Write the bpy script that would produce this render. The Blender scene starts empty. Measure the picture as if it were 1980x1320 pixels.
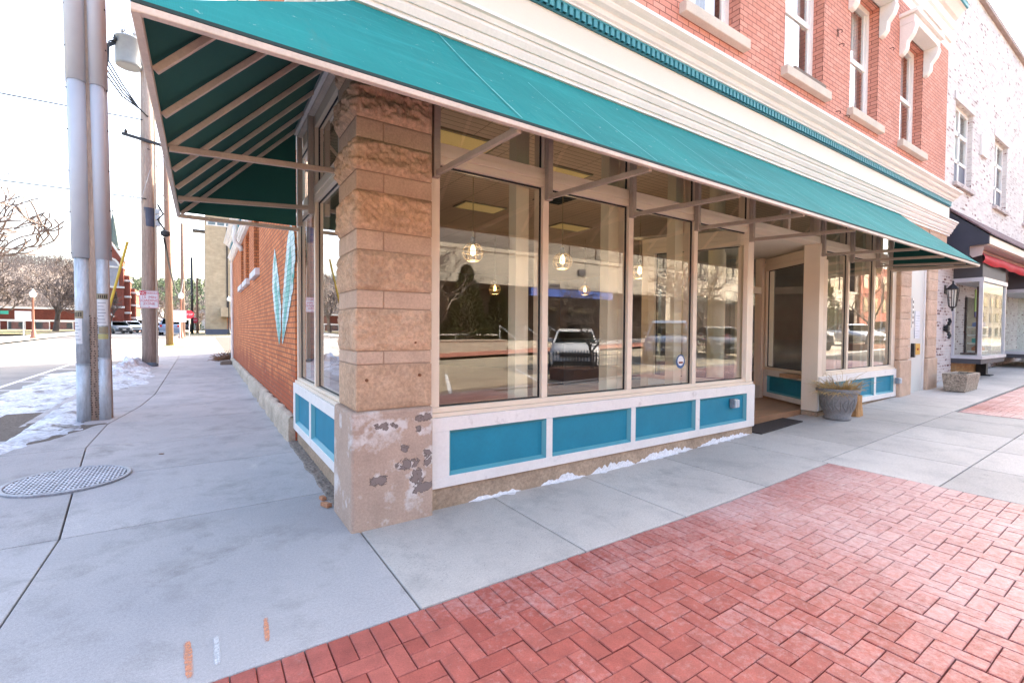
import bpy, math, random
from mathutils import Vector, Matrix, noise
random.seed(7)
D=bpy.data; SC=bpy.context.scene; COL=SC.collection
PI=math.pi
def gz(X,Y):
    return 0.013*min(max(0,Y-1),75)+0.024*min(max(0,X-2.7),32)
def tag(o,label=None,cat=None,group=None,kind=None):
    if label: o['label']=label
    if cat: o['category']=cat
    if group: o['group']=group
    if kind: o['kind']=kind
    return o
def empty(name,label,cat,loc=(0,0,0),rz=0,group=None):
    o=D.objects.new(name,None); COL.objects.link(o); o.location=loc; o.rotation_euler=(0,0,rz)
    o.empty_display_size=.2
    return tag(o,label,cat,group)
def wloc(o):
    v=Vector((0,0,0))
    while o is not None: v=v+Vector(o.location); o=o.parent
    return v
CH={}
def setparent(o,p):
    o.parent=p; CH.setdefault(p.name,[]).append(o)
def copy_tree(o,parent=None):
    c=o.copy(); COL.objects.link(c)
    if parent is not None: setparent(c,parent)
    for ch in CH.get(o.name,[]): copy_tree(ch,c)
    return c
class MB:
    def __init__(s): s.v=[]; s.f=[]; s.m=[]
    def add(s,vs,fs,mi=0):
        n=len(s.v); s.v+= [tuple(p) for p in vs]
        for f in fs: s.f.append(tuple(i+n for i in f)); s.m.append(mi)
        return s
    def hexa(s,p,mi=0):
        return s.add(p,[(0,3,2,1),(4,5,6,7),(0,1,5,4),(1,2,6,5),(2,3,7,6),(3,0,4,7)],mi)
    def box(s,x0,x1,y0,y1,z0,z1,mi=0):
        return s.hexa([(x0,y0,z0),(x1,y0,z0),(x1,y1,z0),(x0,y1,z0),(x0,y0,z1),(x1,y0,z1),(x1,y1,z1),(x0,y1,z1)],mi)
    def poly(s,pts,mi=0): return s.add(pts,[tuple(range(len(pts)))],mi)
    def prism(s,pts,vec,mi=0):
        n=len(pts); vec=Vector(vec); q=[Vector(p)+vec for p in pts]
        return s.add(list(pts)+q,[tuple(range(n))[::-1],tuple(range(n,2*n))]+[(i,(i+1)%n,n+(i+1)%n,n+i) for i in range(n)],mi)
    def beam(s,p,q,w,h,up=(0,0,1),mi=0):
        p=Vector(p);q=Vector(q);d=(q-p).normalized();u=Vector(up)
        r=d.cross(u)
        if r.length<1e-4: r=d.cross(Vector((1,0,0)))
        r.normalize();u=r.cross(d).normalized()
        c=[(-w/2,-h/2),(w/2,-h/2),(w/2,h/2),(-w/2,h/2)]
        return s.hexa([p+r*a+u*b for a,b in c]+[q+r*a+u*b for a,b in c],mi)
    def tube(s,pts,r,n=8,caps=True,mi=0):
        pts=[Vector(p) for p in pts]; k=len(pts)
        rs=r if isinstance(r,(list,tuple)) else [r]*k
        vs=[];ref=None
        for i in range(k):
            d=(pts[min(i+1,k-1)]-pts[max(i-1,0)]).normalized()
            if ref is None:
                ref=Vector((0,0,1)) if abs(d.z)<.9 else Vector((1,0,0))
            a=(ref-d*ref.dot(d))
            if a.length<1e-4: a=d.orthogonal()
            a.normalize(); ref=a; b=d.cross(a)
            for j in range(n):
                t=2*PI*j/n; vs.append(pts[i]+(a*math.cos(t)+b*math.sin(t))*rs[i])
        fs=[(i*n+j,i*n+(j+1)%n,(i+1)*n+(j+1)%n,(i+1)*n+j) for i in range(k-1) for j in range(n)]
        if caps: fs+= [tuple(range(n))[::-1],tuple(range((k-1)*n,k*n))]
        return s.add(vs,fs,mi)
    def lathe(s,c,prof,n=24,axis='z',mi=0):
        vs=[]
        for r,z in prof:
            for j in range(n):
                t=2*PI*j/n; a,b=r*math.cos(t),r*math.sin(t)
                vs.append((c[0]+a,c[1]+b,c[2]+z) if axis=='z' else ((c[0]+a,c[1]+z,c[2]+b) if axis=='y' else (c[0]+z,c[1]+a,c[2]+b)))
        k=len(prof)
        fs=[(i*n+j,i*n+(j+1)%n,(i+1)*n+(j+1)%n,(i+1)*n+j) for i in range(k-1) for j in range(n)]
        fs+= [tuple(range(n))[::-1],tuple(range((k-1)*n,k*n))]
        return s.add(vs,fs,mi)
    def grid(s,fn,nu,nv,mi=0):
        vs=[fn(i/nu,j/nv) for j in range(nv+1) for i in range(nu+1)]
        w=nu+1
        return s.add(vs,[(j*w+i,j*w+i+1,(j+1)*w+i+1,(j+1)*w+i) for j in range(nv) for i in range(nu)],mi)
    def build(s,name,mats,parent=None,smooth=False,bevel=0,label=None,kind=None):
        me=D.meshes.new(name)
        off=wloc(parent) if parent is not None else Vector((0,0,0))
        me.from_pydata([Vector(p)-off for p in s.v],[],s.f)
        if not isinstance(mats,(list,tuple)): mats=[mats]
        for m in mats: me.materials.append(m)
        if any(s.m): me.polygons.foreach_set('material_index',s.m)
        if smooth: me.polygons.foreach_set('use_smooth',[True]*len(s.f))
        uv=me.uv_layers.new(name='UVMap').data
        V=s.v
        for p in me.polygons:
            n=p.normal; ax=max(range(3),key=lambda i:abs(n[i]))
            for li in p.loop_indices:
                c=V[me.loops[li].vertex_index]
                uv[li].uv=(c[1],c[2]) if ax==0 else ((c[0],c[2]) if ax==1 else (c[0],c[1]))
        me.update()
        o=D.objects.new(name,me); COL.objects.link(o)
        if parent is not None: setparent(o,parent)
        if bevel:
            b=o.modifiers.new('Bevel','BEVEL'); b.width=bevel; b.segments=2; b.limit_method='ANGLE'; b.angle_limit=.6
        if label: o['label']=label
        if kind: o['kind']=kind
        return o
def wallgrid(mb,O,u,v,n,U0,U1,V0,V1,holes,t):
    """wall slab with rectangular openings; n is the outward normal, t the thickness"""
    O=Vector(O);u=Vector(u);v=Vector(v);n=Vector(n)
    us=sorted({U0,U1,*[h[0] for h in holes],*[h[1] for h in holes]}); vs=sorted({V0,V1,*[h[2] for h in holes],*[h[3] for h in holes]})
    def P(a,b,d): return O+u*a+v*b-n*d
    for i in range(len(us)-1):
        for j in range(len(vs)-1):
            a,b,c,d=us[i],us[i+1],vs[j],vs[j+1]
            if any(h[0]<=a and b<=h[1] and h[2]<=c and d<=h[3] for h in holes): continue
            mb.poly([P(a,c,0),P(b,c,0),P(b,d,0),P(a,d,0)]); mb.poly([P(a,c,t),P(a,d,t),P(b,d,t),P(b,c,t)])
    for a,b,c,d in list(holes)+[(U0,U1,V0,V1)]:
        for p,q in (((a,c),(b,c)),((b,c),(b,d)),((b,d),(a,d)),((a,d),(a,c))):
            mb.poly([P(*p,0),P(*q,0),P(*q,t),P(*p,t)])
    return mb
def text_obj(s,size,name,m,parent,loc,rot,ext=.002,align='CENTER'):
    cu=D.curves.new('t','FONT'); cu.body=s; cu.size=size; cu.extrude=ext; cu.align_x=align; cu.align_y='CENTER'
    t=D.objects.new('t',cu); COL.objects.link(t)
    dg=bpy.context.evaluated_depsgraph_get(); dg.update()
    me=D.meshes.new_from_object(t.evaluated_get(dg)); D.objects.remove(t); D.curves.remove(cu)
    me.name=name; me.materials.clear(); me.materials.append(m)
    o=D.objects.new(name,me); COL.objects.link(o)
    if parent is not None: setparent(o,parent)
    o.location=Vector(loc)-(wloc(parent) if parent else Vector((0,0,0))); o.rotation_euler=rot
    return o
# ------------------------------------------------------------------ materials
def nt(name):
    m=D.materials.new(name); m.use_nodes=True; t=m.node_tree
    return m,t,t.nodes,t.links,t.nodes['Principled BSDF']
def rgba(c): return (*c,1)
def mix(t,fac,a,b,bt='MIX'):
    n=t.nodes.new('ShaderNodeMix'); n.data_type='RGBA'; n.blend_type=bt
    for k,x in ((0,fac),(6,a),(7,b)):
        if hasattr(x,'links'): t.links.new(x,n.inputs[k])
        elif k==0: n.inputs[0].default_value=x
        else: n.inputs[k].default_value=rgba(x)
    return n.outputs[2]
def math_(t,op,a,b=0.,clamp=False):
    n=t.nodes.new('ShaderNodeMath'); n.operation=op; n.use_clamp=clamp
    for k,x in ((0,a),(1,b)):
        if hasattr(x,'links'): t.links.new(x,n.inputs[k])
        else: n.inputs[k].default_value=x
    return n.outputs[0]
def noise_(t,scale,detail=4,rough=.55,vec=None,dist=0):
    n=t.nodes.new('ShaderNodeTexNoise'); n.inputs['Scale'].default_value=scale; n.inputs['Detail'].default_value=detail
    n.inputs['Roughness'].default_value=rough; n.inputs['Distortion'].default_value=dist
    if vec is not None: t.links.new(vec,n.inputs['Vector'])
    return n.outputs['Fac']
def ramp(t,fac,lo,hi,a=0.,b=1.):
    n=t.nodes.new('ShaderNodeMapRange'); n.inputs[1].default_value=lo; n.inputs[2].default_value=hi; n.inputs[3].default_value=a; n.inputs[4].default_value=b
    t.links.new(fac,n.inputs[0]); return n.outputs[0]
def coord(t,kind='Object',sc=None):
    n=t.nodes.new('ShaderNodeTexCoord'); o=n.outputs[kind]
    if sc:
        mp=t.nodes.new('ShaderNodeMapping'); mp.inputs['Scale'].default_value=sc; t.links.new(o,mp.inputs[0]); o=mp.outputs[0]
    return o
def sepz(t,vec,i=2):
    n=t.nodes.new('ShaderNodeSeparateXYZ'); t.links.new(vec,n.inputs[0]); return n.outputs[i]
def bump_(t,h,strength,dist=.01):
    n=t.nodes.new('ShaderNodeBump'); n.inputs['Strength'].default_value=strength; n.inputs['Distance'].default_value=dist
    t.links.new(h,n.inputs['Height']); return n.outputs[0]
def mat(name,col,rough=.6,metal=0,var=.12,vs=2.5,fine=0,fs=60,bump=0,bs=40,island=0,col2=None,c2lo=.5,c2hi=.65,c2s=3,spec=.5,stretch=None,coat=0):
    m,t,N,L,b=nt(name); co=coord(t,'Object',stretch)
    c=mix(t,ramp(t,noise_(t,vs,5,.6,co),.3,.7),[x*(1-var) for x in col],[min(1,x*(1+var)) for x in col])
    if col2: c=mix(t,ramp(t,noise_(t,c2s,6,.65,co),c2lo,c2hi),c,col2)
    if fine: 
        f=ramp(t,noise_(t,fs,3,.7,co),.35,.65,1-fine,1+fine); c=mix(t,1.,c,f,'MULTIPLY')
    if island:
        g=t.nodes.new('ShaderNodeNewGeometry'); f=ramp(t,g.outputs['Random Per Island'],0,1,1-island,1+island); c=mix(t,1.,c,f,'MULTIPLY')
    L.new(c,b.inputs['Base Color']); b.inputs['Roughness'].default_value=rough; b.inputs['Metallic'].default_value=metal
    b.inputs['Specular IOR Level'].default_value=spec
    if coat: b.inputs['Coat Weight'].default_value=coat; b.inputs['Coat Roughness'].default_value=.05
    if bump: L.new(bump_(t,noise_(t,bs,5,.6,co),bump),b.inputs['Normal'])
    return m
def brickmat(name,c1,c2,mortar,var=.18,stain=None,fleck=None,bw=.215,rh=.072,ms=.006,rough=.85,tint=None):
    m,t,N,L,b=nt(name); uv=coord(t,'UV'); co=coord(t,'Object')
    n=N.new('ShaderNodeTexBrick'); n.offset=.5
    for k,x in (('Scale',1),('Brick Width',bw),('Row Height',rh),('Mortar Size',ms),('Mortar Smooth',.15),('Bias',0)): n.inputs[k].default_value=x
    n.inputs['Color1'].default_value=(0,0,0,1); n.inputs['Color2'].default_value=(1,1,1,1); n.inputs['Mortar'].default_value=(.5,.5,.5,1)
    L.new(uv,n.inputs['Vector'])
    bwv=sepz(t,n.outputs['Color'],0)
    c=mix(t,bwv,c1,c2)
    c=mix(t,1.,c,ramp(t,noise_(t,1.3,5,.6,co),.3,.7,1-var,1+var),'MULTIPLY')
    c=mix(t,1.,c,ramp(t,noise_(t,45,3,.7,co),.3,.7,.88,1.12),'MULTIPLY')
    if fleck: # (colour, threshold) only some bricks take this colour, blotchily
        a=math_(t,'ADD',bwv,ramp(t,noise_(t,9,4,.7,co),.3,.7,-.45,.45))
        c=mix(t,ramp(t,a,fleck[1],fleck[1]+.12),c,fleck[0])
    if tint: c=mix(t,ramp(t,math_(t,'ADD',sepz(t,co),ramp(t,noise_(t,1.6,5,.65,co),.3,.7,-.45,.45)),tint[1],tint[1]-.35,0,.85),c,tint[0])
    if stain: # (colour, scale, lo, hi, ztop) patches that end at height ztop
        k=ramp(t,noise_(t,stain[1],6,.7,co),stain[2],stain[3])
        if stain[4] is not None: k=math_(t,'MULTIPLY',k,ramp(t,sepz(t,co),stain[4],stain[4]-.7,0,1),True)
        c=mix(t,k,c,stain[0])
    c=mix(t,n.outputs['Fac'],c,mortar)
    L.new(c,b.inputs['Base Color']); b.inputs['Roughness'].default_value=rough; b.inputs['Specular IOR Level'].default_value=.25
    h=math_(t,'SUBTRACT',ramp(t,noise_(t,60,4,.6,co),0,1,0,.35),n.outputs['Fac'])
    L.new(bump_(t,h,.5,.006),b.inputs['Normal'])
    return m
def glassmat(name,tint=(.93,.97,.95),ior=1.6,rough=.0,boost=1.):
    m,t,N,L,b=nt(name); N.remove(b)
    fr=N.new('ShaderNodeFresnel'); fr.inputs['IOR'].default_value=ior
    tr=N.new('ShaderNodeBsdfTransparent'); tr.inputs[0].default_value=rgba(tint)
    gl=N.new('ShaderNodeBsdfGlossy'); gl.inputs['Roughness'].default_value=rough; gl.inputs[0].default_value=(1,1,1,1)
    # gentle waviness of old plate glass
    nb=N.new('ShaderNodeBump'); nb.inputs['Strength'].default_value=.02; nb.inputs['Distance'].default_value=.02
    L.new(noise_(t,1.1,1,.4,coord(t,'Object')),nb.inputs['Height']); L.new(nb.outputs[0],gl.inputs['Normal'])
    mx=N.new('ShaderNodeMixShader'); g_=N.new('ShaderNodeNewGeometry'); f=math_(t,'MULTIPLY',math_(t,'MULTIPLY',fr.outputs[0],boost,True),math_(t,'SUBTRACT',1.,g_.outputs['Backfacing']))
    L.new(f,mx.inputs[0]); L.new(tr.outputs[0],mx.inputs[1]); L.new(gl.outputs[0],mx.inputs[2])
    L.new(mx.outputs[0],N['Material Output'].inputs[0]); return m
def emit(name,col,s):
    m,t,N,L,b=nt(name); b.inputs['Base Color'].default_value=rgba(col); b.inputs['Emission Color'].default_value=rgba(col); b.inputs['Emission Strength'].default_value=s; return m
def concretemat(name,ca,cb,speck,stain):
    m,t,N,L,b=nt(name); co=coord(t)
    c=mix(t,ramp(t,noise_(t,.6,5,.65,co),.35,.65),ca,cb)
    c=mix(t,ramp(t,noise_(t,2.2,6,.7,co),.50,.78,0,stain),c,(.30,.285,.275))
    c=mix(t,ramp(t,noise_(t,.9,7,.75,co,.5),.58,.70,0,stain*.7),c,(.24,.225,.215))
    c=mix(t,ramp(t,noise_(t,1.4,7,.7,coord(t,'Object',(1,1,1)),1.),.62,.72,0,.5),c,(.60,.565,.52))
    c=mix(t,1.,c,ramp(t,noise_(t,70,3,.8,co),.3,.7,.85,1.13),'MULTIPLY')
    c=mix(t,1.,c,ramp(t,noise_(t,230,2,.8,co),.3,.7,.80,1.18),'MULTIPLY')
    v=N.new('ShaderNodeTexVoronoi'); v.inputs['Scale'].default_value=55; L.new(co,v.inputs['Vector'])
    k=math_(t,'MULTIPLY',ramp(t,v.outputs['Distance'],.17,.10),ramp(t,noise_(t,1.3,3,.6,co),.55-speck*.2,.68-speck*.2))
    c=mix(t,math_(t,'MULTIPLY',k,.75),c,(.11,.10,.10))
    g=N.new('ShaderNodeNewGeometry'); c=mix(t,1.,c,ramp(t,g.outputs['Random Per Island'],0,1,.88,1.08),'MULTIPLY')
    L.new(c,b.inputs['Base Color']); b.inputs['Roughness'].default_value=.9; b.inputs['Specular IOR Level'].default_value=.2
    L.new(bump_(t,math_(t,'ADD',noise_(t,180,4,.7,co),noise_(t,40,3,.6,coord(t,'Object',(.15,4,1)))),.4,.004),b.inputs['Normal']); return m
m_concrete=concretemat('concrete_walk',(.415,.40,.405),(.51,.485,.475),.1,1.)
m_concrete_front=concretemat('speckled_concrete',(.49,.45,.415),(.58,.535,.49),.75,.6)  # speckles are its own; the warmer, paler tone paints in bounced light
m_bed=mat('joint_dirt',(.05,.045,.04),.95,fine=.3)
m_dirt=mat('bare_dirt',(.13,.105,.085),.95,fine=.4,fs=40,bump=.5,bs=30)
m_earth=mat('dry_ground',(.22,.18,.11),.95,var=.3,vs=.3,fine=.25,fs=8,col2=(.20,.21,.09),c2lo=.5,c2hi=.65,c2s=.15)
m_street=mat('street_concrete',(.24,.235,.23),.9,var=.15,vs=.25,fine=.15,fs=50,bump=.15,bs=120,col2=(.16,.16,.165),c2lo=.5,c2hi=.7,c2s=.4,spec=.25)
m_asphalt=mat('shadowed_asphalt',(.07,.07,.075),.9,var=.2,vs=.3,fine=.25,fs=80)  # the strip of shadow on the cross street is put into this colour
m_paint=mat('road_paint',(.75,.75,.73),.8,fine=.2,fs=30,col2=(.3,.3,.3),c2lo=.6,c2hi=.75,c2s=6)
def pavermat():
    m,t,N,L,b=nt('red_paver'); co=coord(t); g=N.new('ShaderNodeNewGeometry'); r=g.outputs['Random Per Island']
    c=mix(t,r,(.335,.074,.055),(.40,.108,.082))
    c=mix(t,1.,c,ramp(t,noise_(t,9,5,.65,co),.3,.7,.8,1.2),'MULTIPLY')
    c=mix(t,1.,c,ramp(t,noise_(t,140,3,.8,co),.3,.7,.78,1.2),'MULTIPLY')
    # pale salt film in drifts and on single bricks, with brighter light painted in
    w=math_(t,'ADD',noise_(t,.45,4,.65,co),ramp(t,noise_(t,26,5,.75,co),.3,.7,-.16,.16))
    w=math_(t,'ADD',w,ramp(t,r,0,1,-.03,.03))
    w=math_(t,'ADD',w,ramp(t,sepz(t,co,0),-.6,4.4,-.22,.22))  # paler along X: the gain in light is put into the colour
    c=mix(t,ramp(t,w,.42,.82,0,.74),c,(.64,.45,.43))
    v=N.new('ShaderNodeTexVoronoi'); v.inputs['Scale'].default_value=75; L.new(co,v.inputs['Vector'])
    c=mix(t,ramp(t,v.outputs['Distance'],.15,.08,0,.55),c,(.10,.03,.025))
    L.new(c,b.inputs['Base Color']); b.inputs['Roughness'].default_value=.6; b.inputs['Specular IOR Level'].default_value=.5
    L.new(bump_(t,math_(t,'ADD',noise_(t,170,4,.7,co),math_(t,'MULTIPLY',noise_(t,14,4,.6,co),2.)),.35,.004),b.inputs['Normal']); return m
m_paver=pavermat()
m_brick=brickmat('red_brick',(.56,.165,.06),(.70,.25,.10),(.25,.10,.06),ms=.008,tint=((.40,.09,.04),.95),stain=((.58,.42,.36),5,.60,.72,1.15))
m_brickup=brickmat('upper_brick',(.60,.26,.19),(.70,.33,.25),(.25,.095,.07),ms=.006,var=.10)
m_mural=brickmat('mural_paint',(.64,.77,.74),(.76,.87,.86),(.42,.52,.49),stain=((.12,.42,.34),4,.5,.62,None))
m_muralin=brickmat('mural_inner_paint',(.22,.50,.44),(.32,.60,.53),(.12,.30,.25))
m_wbrick=brickmat('whitewashed_brick',(.76,.71,.67),(.60,.53,.50),(.70,.66,.63),fleck=((.22,.11,.10),.97),ms=.010)
m_wbrick2=brickmat('whitewashed_pier_brick',(.60,.53,.50),(.5,.42,.40),(.60,.56,.54),fleck=((.16,.08,.075),.86),ms=.011)
m_tanbrick=brickmat('gold_brick',(.42,.22,.09),(.5,.3,.14),(.35,.25,.16))
m_churchbrick=brickmat('church_brick',(.22,.055,.035),(.26,.075,.05),(.24,.10,.08))
m_beige=brickmat('beige_brick',(.44,.35,.24),(.48,.385,.265),(.42,.335,.24),bw=.6,rh=.2,ms=.012)
m_cream=mat('cream_paint',(.72,.66,.55),.55,var=.04,vs=1.2,fine=.02)
m_white=mat('white_paint',(.83,.80,.76),.5,var=.05,vs=2,fine=.03,fs=40)
m_trim=mat('panel_white',(.83,.79,.75),.5,var=.05,vs=3,fine=.03,fs=30,col2=(.55,.50,.46),c2lo=.60,c2hi=.78,c2s=7,bump=.06,bs=60)
m_alu=mat('beige_aluminium',(.82,.70,.56),.4,var=.04,vs=2)
m_frame=mat('awning_frame',(.62,.53,.45),.55,var=.12,vs=5,fine=.06,metal=.0)
m_teal=mat('teal_panel',(.0005,.215,.325),.6,var=.10,vs=3,fine=.05,fs=60,col2=(.05,.29,.38),c2lo=.66,c2hi=.78,c2s=7,bump=.08,bs=90)
m_tealmold=mat('teal_moulding',(.10,.36,.42),.45,var=.05)
m_dentil=mat('dentil_teal',(.06,.30,.36),.5,var=.05)
m_dentilback=mat('dentil_dark_teal',(.012,.12,.15),.5,var=.05)
m_black=mat('black_paint',(.015,.015,.017),.4)
m_gasket=mat('dark_gasket',(.01,.01,.011),.6)
m_glass=glassmat('window_glass',tint=(.96,.98,.97),ior=1.75,boost=1.75)
m_glassn=glassmat('neighbour_glass',tint=(.92,.95,.94),ior=1.55,boost=.8)
m_glass2=glassmat('dark_glass',(.55,.6,.62),2.0)
m_curtain=mat('white_curtain',(.75,.76,.8),.9,var=.06)
m_galv=mat('galvanised_steel',(.50,.55,.59),.5,metal=.25,var=.2,vs=5,fine=.16,fs=25,stretch=(1,1,.2),col2=(.22,.24,.23),c2lo=.62,c2hi=.78,c2s=3)
m_pvc=mat('grey_conduit_cover',(.52,.56,.62),.5,var=.04)
m_wood=mat('weathered_pole',(.38,.305,.26),.9,var=.25,vs=3,fine=.22,fs=20,bump=.5,bs=18,stretch=(6,6,.35),col2=(.14,.10,.08),c2lo=.62,c2hi=.75,c2s=2)
m_wood2=mat('brown_pole',(.22,.145,.11),.9,var=.25,vs=3,fine=.2,fs=20,stretch=(6,6,.35))
m_nail=mat('pole_staples',(.05,.035,.03),.8)
m_snow=mat('dirty_snow',(.52,.55,.61),.6,var=.3,vs=1.5,fine=.32,fs=18,bump=.9,bs=9,col2=(.12,.10,.09),c2lo=.52,c2hi=.66,c2s=2.6)
m_iron=mat('cast_iron',(.30,.31,.34),.45,metal=.3,var=.25,vs=5,fine=.2)
m_wire=mat('wire_black',(.02,.025,.03),.6)
m_cream_col=mat('column_cream',(.80,.71,.54),.6,var=.04)
m_ceil=None

def sprayp(name,col):
    m,t,N,L,b=nt(name); g=coord(t,'Generated'); x=sepz(t,g,0); y=sepz(t,g,1); co=coord(t)
    e=ramp(t,math_(t,'ABSOLUTE',math_(t,'SUBTRACT',x,.5)),.5,.22); e2=ramp(t,math_(t,'ABSOLUTE',math_(t,'SUBTRACT',y,.5)),.5,.44)
    a=math_(t,'MULTIPLY',math_(t,'MULTIPLY',e,e2),ramp(t,noise_(t,55,5,.75,co),.30,.62,.25,1.))
    L.new(math_(t,'MULTIPLY',a,.85,True),b.inputs['Alpha']); b.inputs['Base Color'].default_value=rgba(col); b.inputs['Roughness'].default_value=.85; return m
# ------------------------------------------------------------------ camera, light
f=898.
def cv(x,y): return Vector((x-990,-(y-660),f)).normalized()
dX=cv(2336,648); dZ=-(dX.cross(cv(390,634))); dZ.normalize()
if dZ.y<0: dZ=-dZ
dY=dZ.cross(dX)
if dY.z<0: dY=-dY
R=Matrix((dX,dY,dZ))
cam=D.cameras.new('camera'); co=D.objects.new('camera',cam); COL.objects.link(co); SC.camera=co
rt,up,fw=R@Vector((1,0,0)),R@Vector((0,1,0)),R@Vector((0,0,1))
M4=Matrix((rt,up,-fw)).transposed().to_4x4(); M4.translation=(-.947,-3.481,1.5)
co.matrix_world=M4
cam.sensor_width=36; cam.lens=36*f/1980; cam.clip_end=2000; cam.clip_start=.05
W=D.worlds.new('World'); SC.world=W; W.use_nodes=True
wt=W.node_tree; bg=wt.nodes['Background']; sky=wt.nodes.new('ShaderNodeTexSky'); sky.sky_type='NISHITA'; sky.sun_disc=False
EL=math.radians(36); AZ=math.atan2(.869,.495)
sky.sun_elevation=EL; sky.sun_rotation=AZ; sky.air_density=1.0; sky.dust_density=6.0; sky.ozone_density=1.0
wt.links.new(sky.outputs[0],bg.inputs[0]); bg.inputs[1].default_value=.15
sl=D.lights.new('sun','SUN'); sl.energy=2.5; sl.angle=math.radians(.5); sl.color=(1,.93,.83)
so=D.objects.new('sun',sl); COL.objects.link(so)
sd=Vector((.869*math.cos(EL),.495*math.cos(EL),math.sin(EL))); so.rotation_euler=sd.to_track_quat('Z','Y').to_euler(); so.location=(30,20,40)
SC.view_settings.view_transform='Standard'; SC.view_settings.look='None'; SC.view_settings.exposure=2.8; SC.view_settings.use_white_balance=True; SC.view_settings.white_balance_temperature=6850; SC.view_settings.white_balance_tint=10; SC.view_settings.gamma=1
SC.render.engine='CYCLES'; cy=SC.cycles; cy.use_denoising=True; cy.max_bounces=10; cy.diffuse_bounces=5; cy.glossy_bounces=5; cy.transparent_max_bounces=24; cy.caustics_reflective=False; cy.caustics_refractive=False; cy.sample_clamp_indirect=6
try: cy.denoiser='OPENIMAGEDENOISE'
except Exception: pass
# ------------------------------------------------------------------ ground
def sheet(name,m,x0,x1,y0,y1,dz,nx=24,ny=24,kind='structure',holes=None):
    mb=MB(); mb.grid(lambda u,v:(x0+(x1-x0)*u,y0+(y1-y0)*v,gz(x0+(x1-x0)*u,y0+(y1-y0)*v)+dz),nx,ny)
    return mb.build(name,m,kind=kind,smooth=True)
sheet('ground',m_earth,-420,420,-120,520,-.30,140,120)
sheet('side_street',m_street,-11.6,-3.0,-17.,150,-.13,4,80)
sheet('front_street',mat('sunlit_tan_street',(.34,.29,.21),.9,var=.15,vs=.3,fine=.15,fs=50),-70,90,-16.8,-6.05,-.122,80,6)
sheet('cross_street',m_asphalt,-90,90,50,58,-.10,80,6)
sheet('far_sidewalk',m_concrete,-14.5,-11.6,-5,150,-.03,4,80)
sheet('sidewalk_bed',m_bed,-3.05,40,-6.0,50,-.035,60,50)
sheet('far_walk',mat('red_brick_walk',(.34,.13,.09),.9,fine=.2),-30,70,-21,-16.9,.0,40,3)
sheet('plaza',m_concrete,-30,70,-27,-21,.02,40,3)
# sidewalk slabs
xl=lambda Y: -1.80 if Y<1 else (-1.80-.33*min(1,(Y-1)/3) if Y<6.4 else (-2.1+.32*min(1,(Y-6.4)/1.2)))
sb=MB()
def slab(c,gap=.006,top=0.):
    cx=sum(p[0] for p in c)/4; cy_=sum(p[1] for p in c)/4
    q=[]
    for x,y in c:
        d=Vector((cx-x,cy_-y)); l=d.length; d=d/l*gap*1.41; q.append((x+d.x,y+d.y))
    lo=[(x,y,gz(x,y)-.1) for x,y in q]; hi=[(x,y,gz(x,y)+top) for x,y in q]
    sb.hexa(lo+hi)
ys=[-1.17,1.0,2.6,4.05,5.6,7.2,8.8,10.4,12,13.6,15.2,16.8,18.4,20]+[20+1.8*i for i in range(1,17)]
for a,b in zip(ys,ys[1:]):
    slab([(xl(a),a),(.02,a),(.02,b),(xl(b),b)]); slab([(-2.98,a),(xl(a),a),(xl(b),b),(-2.98,b)])
for i in range(20): slab([(0.02+1.8*i,20),(1.82+1.8*i,20),(1.82+1.8*i,24),(.02+1.8*i,24)]) if i<0 else None
sb.build('sidewalk',m_concrete,kind='structure',bevel=.006); sb=MB()
xs=[.02,1.22,2.31,3.55,4.84,5.88,6.92,7.96,9.0,10.1,11.2,12.3,13.4,14.5,15.6,16.7,17.8,18.9,20,21.1,22.2,23.3]
for a,b in zip(xs,xs[1:]):
    slab([(a,-1.165),(b,-1.165),(b,.35),(a,.35)] if b<5 else [(a,-1.10),(b,-1.10),(b,.35),(a,.35)])
for a,b in zip(xs[4:9],xs[5:9]):
    for y0,y1 in ((-2.1,-1.10),(-3.2,-2.1),(-4.3,-3.2),(-5.6,-4.3)): slab([(a,y0),(b,y0),(b,y1),(a,y1)])
for y0,y1 in ((-2.1,-1.10),(-3.2,-2.1),(-4.3,-3.2),(-5.6,-4.3)): slab([(9.0,y0),(9.72,y0),(9.72,y1),(9.0,y1)])
for i in range(5): slab([(-2.98,-1.18-1.0*i-1),(-2.1,-1.18-1.0*i-1),(-2.1,-1.18-i),(-2.98,-1.18-i)])
slab([(5.4,.36),(8.4,.36),(8.4,1.45),(5.4,1.45)]); slab([(11.4,.36),(12.6,.36),(12.6,.6),(11.4,.6)])
sb.build('front_sidewalk',m_concrete_front,kind='structure',bevel=.006)
cb=MB()
for i in range(40):
    x=-3+2*i; cb.hexa([(x+.01,-6.05,gz(x,-6)-.3),(x+1.99,-6.05,gz(x+2,-6)-.3),(x+1.99,-5.88,gz(x+2,-6)-.3),(x+.01,-5.88,gz(x,-6)-.3),(x+.01,-6.05,gz(x,-6)),(x+1.99,-6.05,gz(x+2,-6)),(x+1.99,-5.88,gz(x+2,-6)),(x+.01,-5.88,gz(x,-6))])
for i in range(28):
    y=-5.8+2*i; cb.hexa([(-3.16,y,gz(0,y)-.3),(-3.0,y,gz(0,y)-.3),(-3.0,y+1.99,gz(0,y+2)-.3),(-3.16,y+1.99,gz(0,y+2)-.3),(-3.16,y,gz(0,y)),(-3.0,y,gz(0,y)),(-3.0,y+1.99,gz(0,y+2)),(-3.16,y+1.99,gz(0,y+2))])
cb.build('kerb',m_concrete,kind='structure',bevel=.02)
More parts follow.
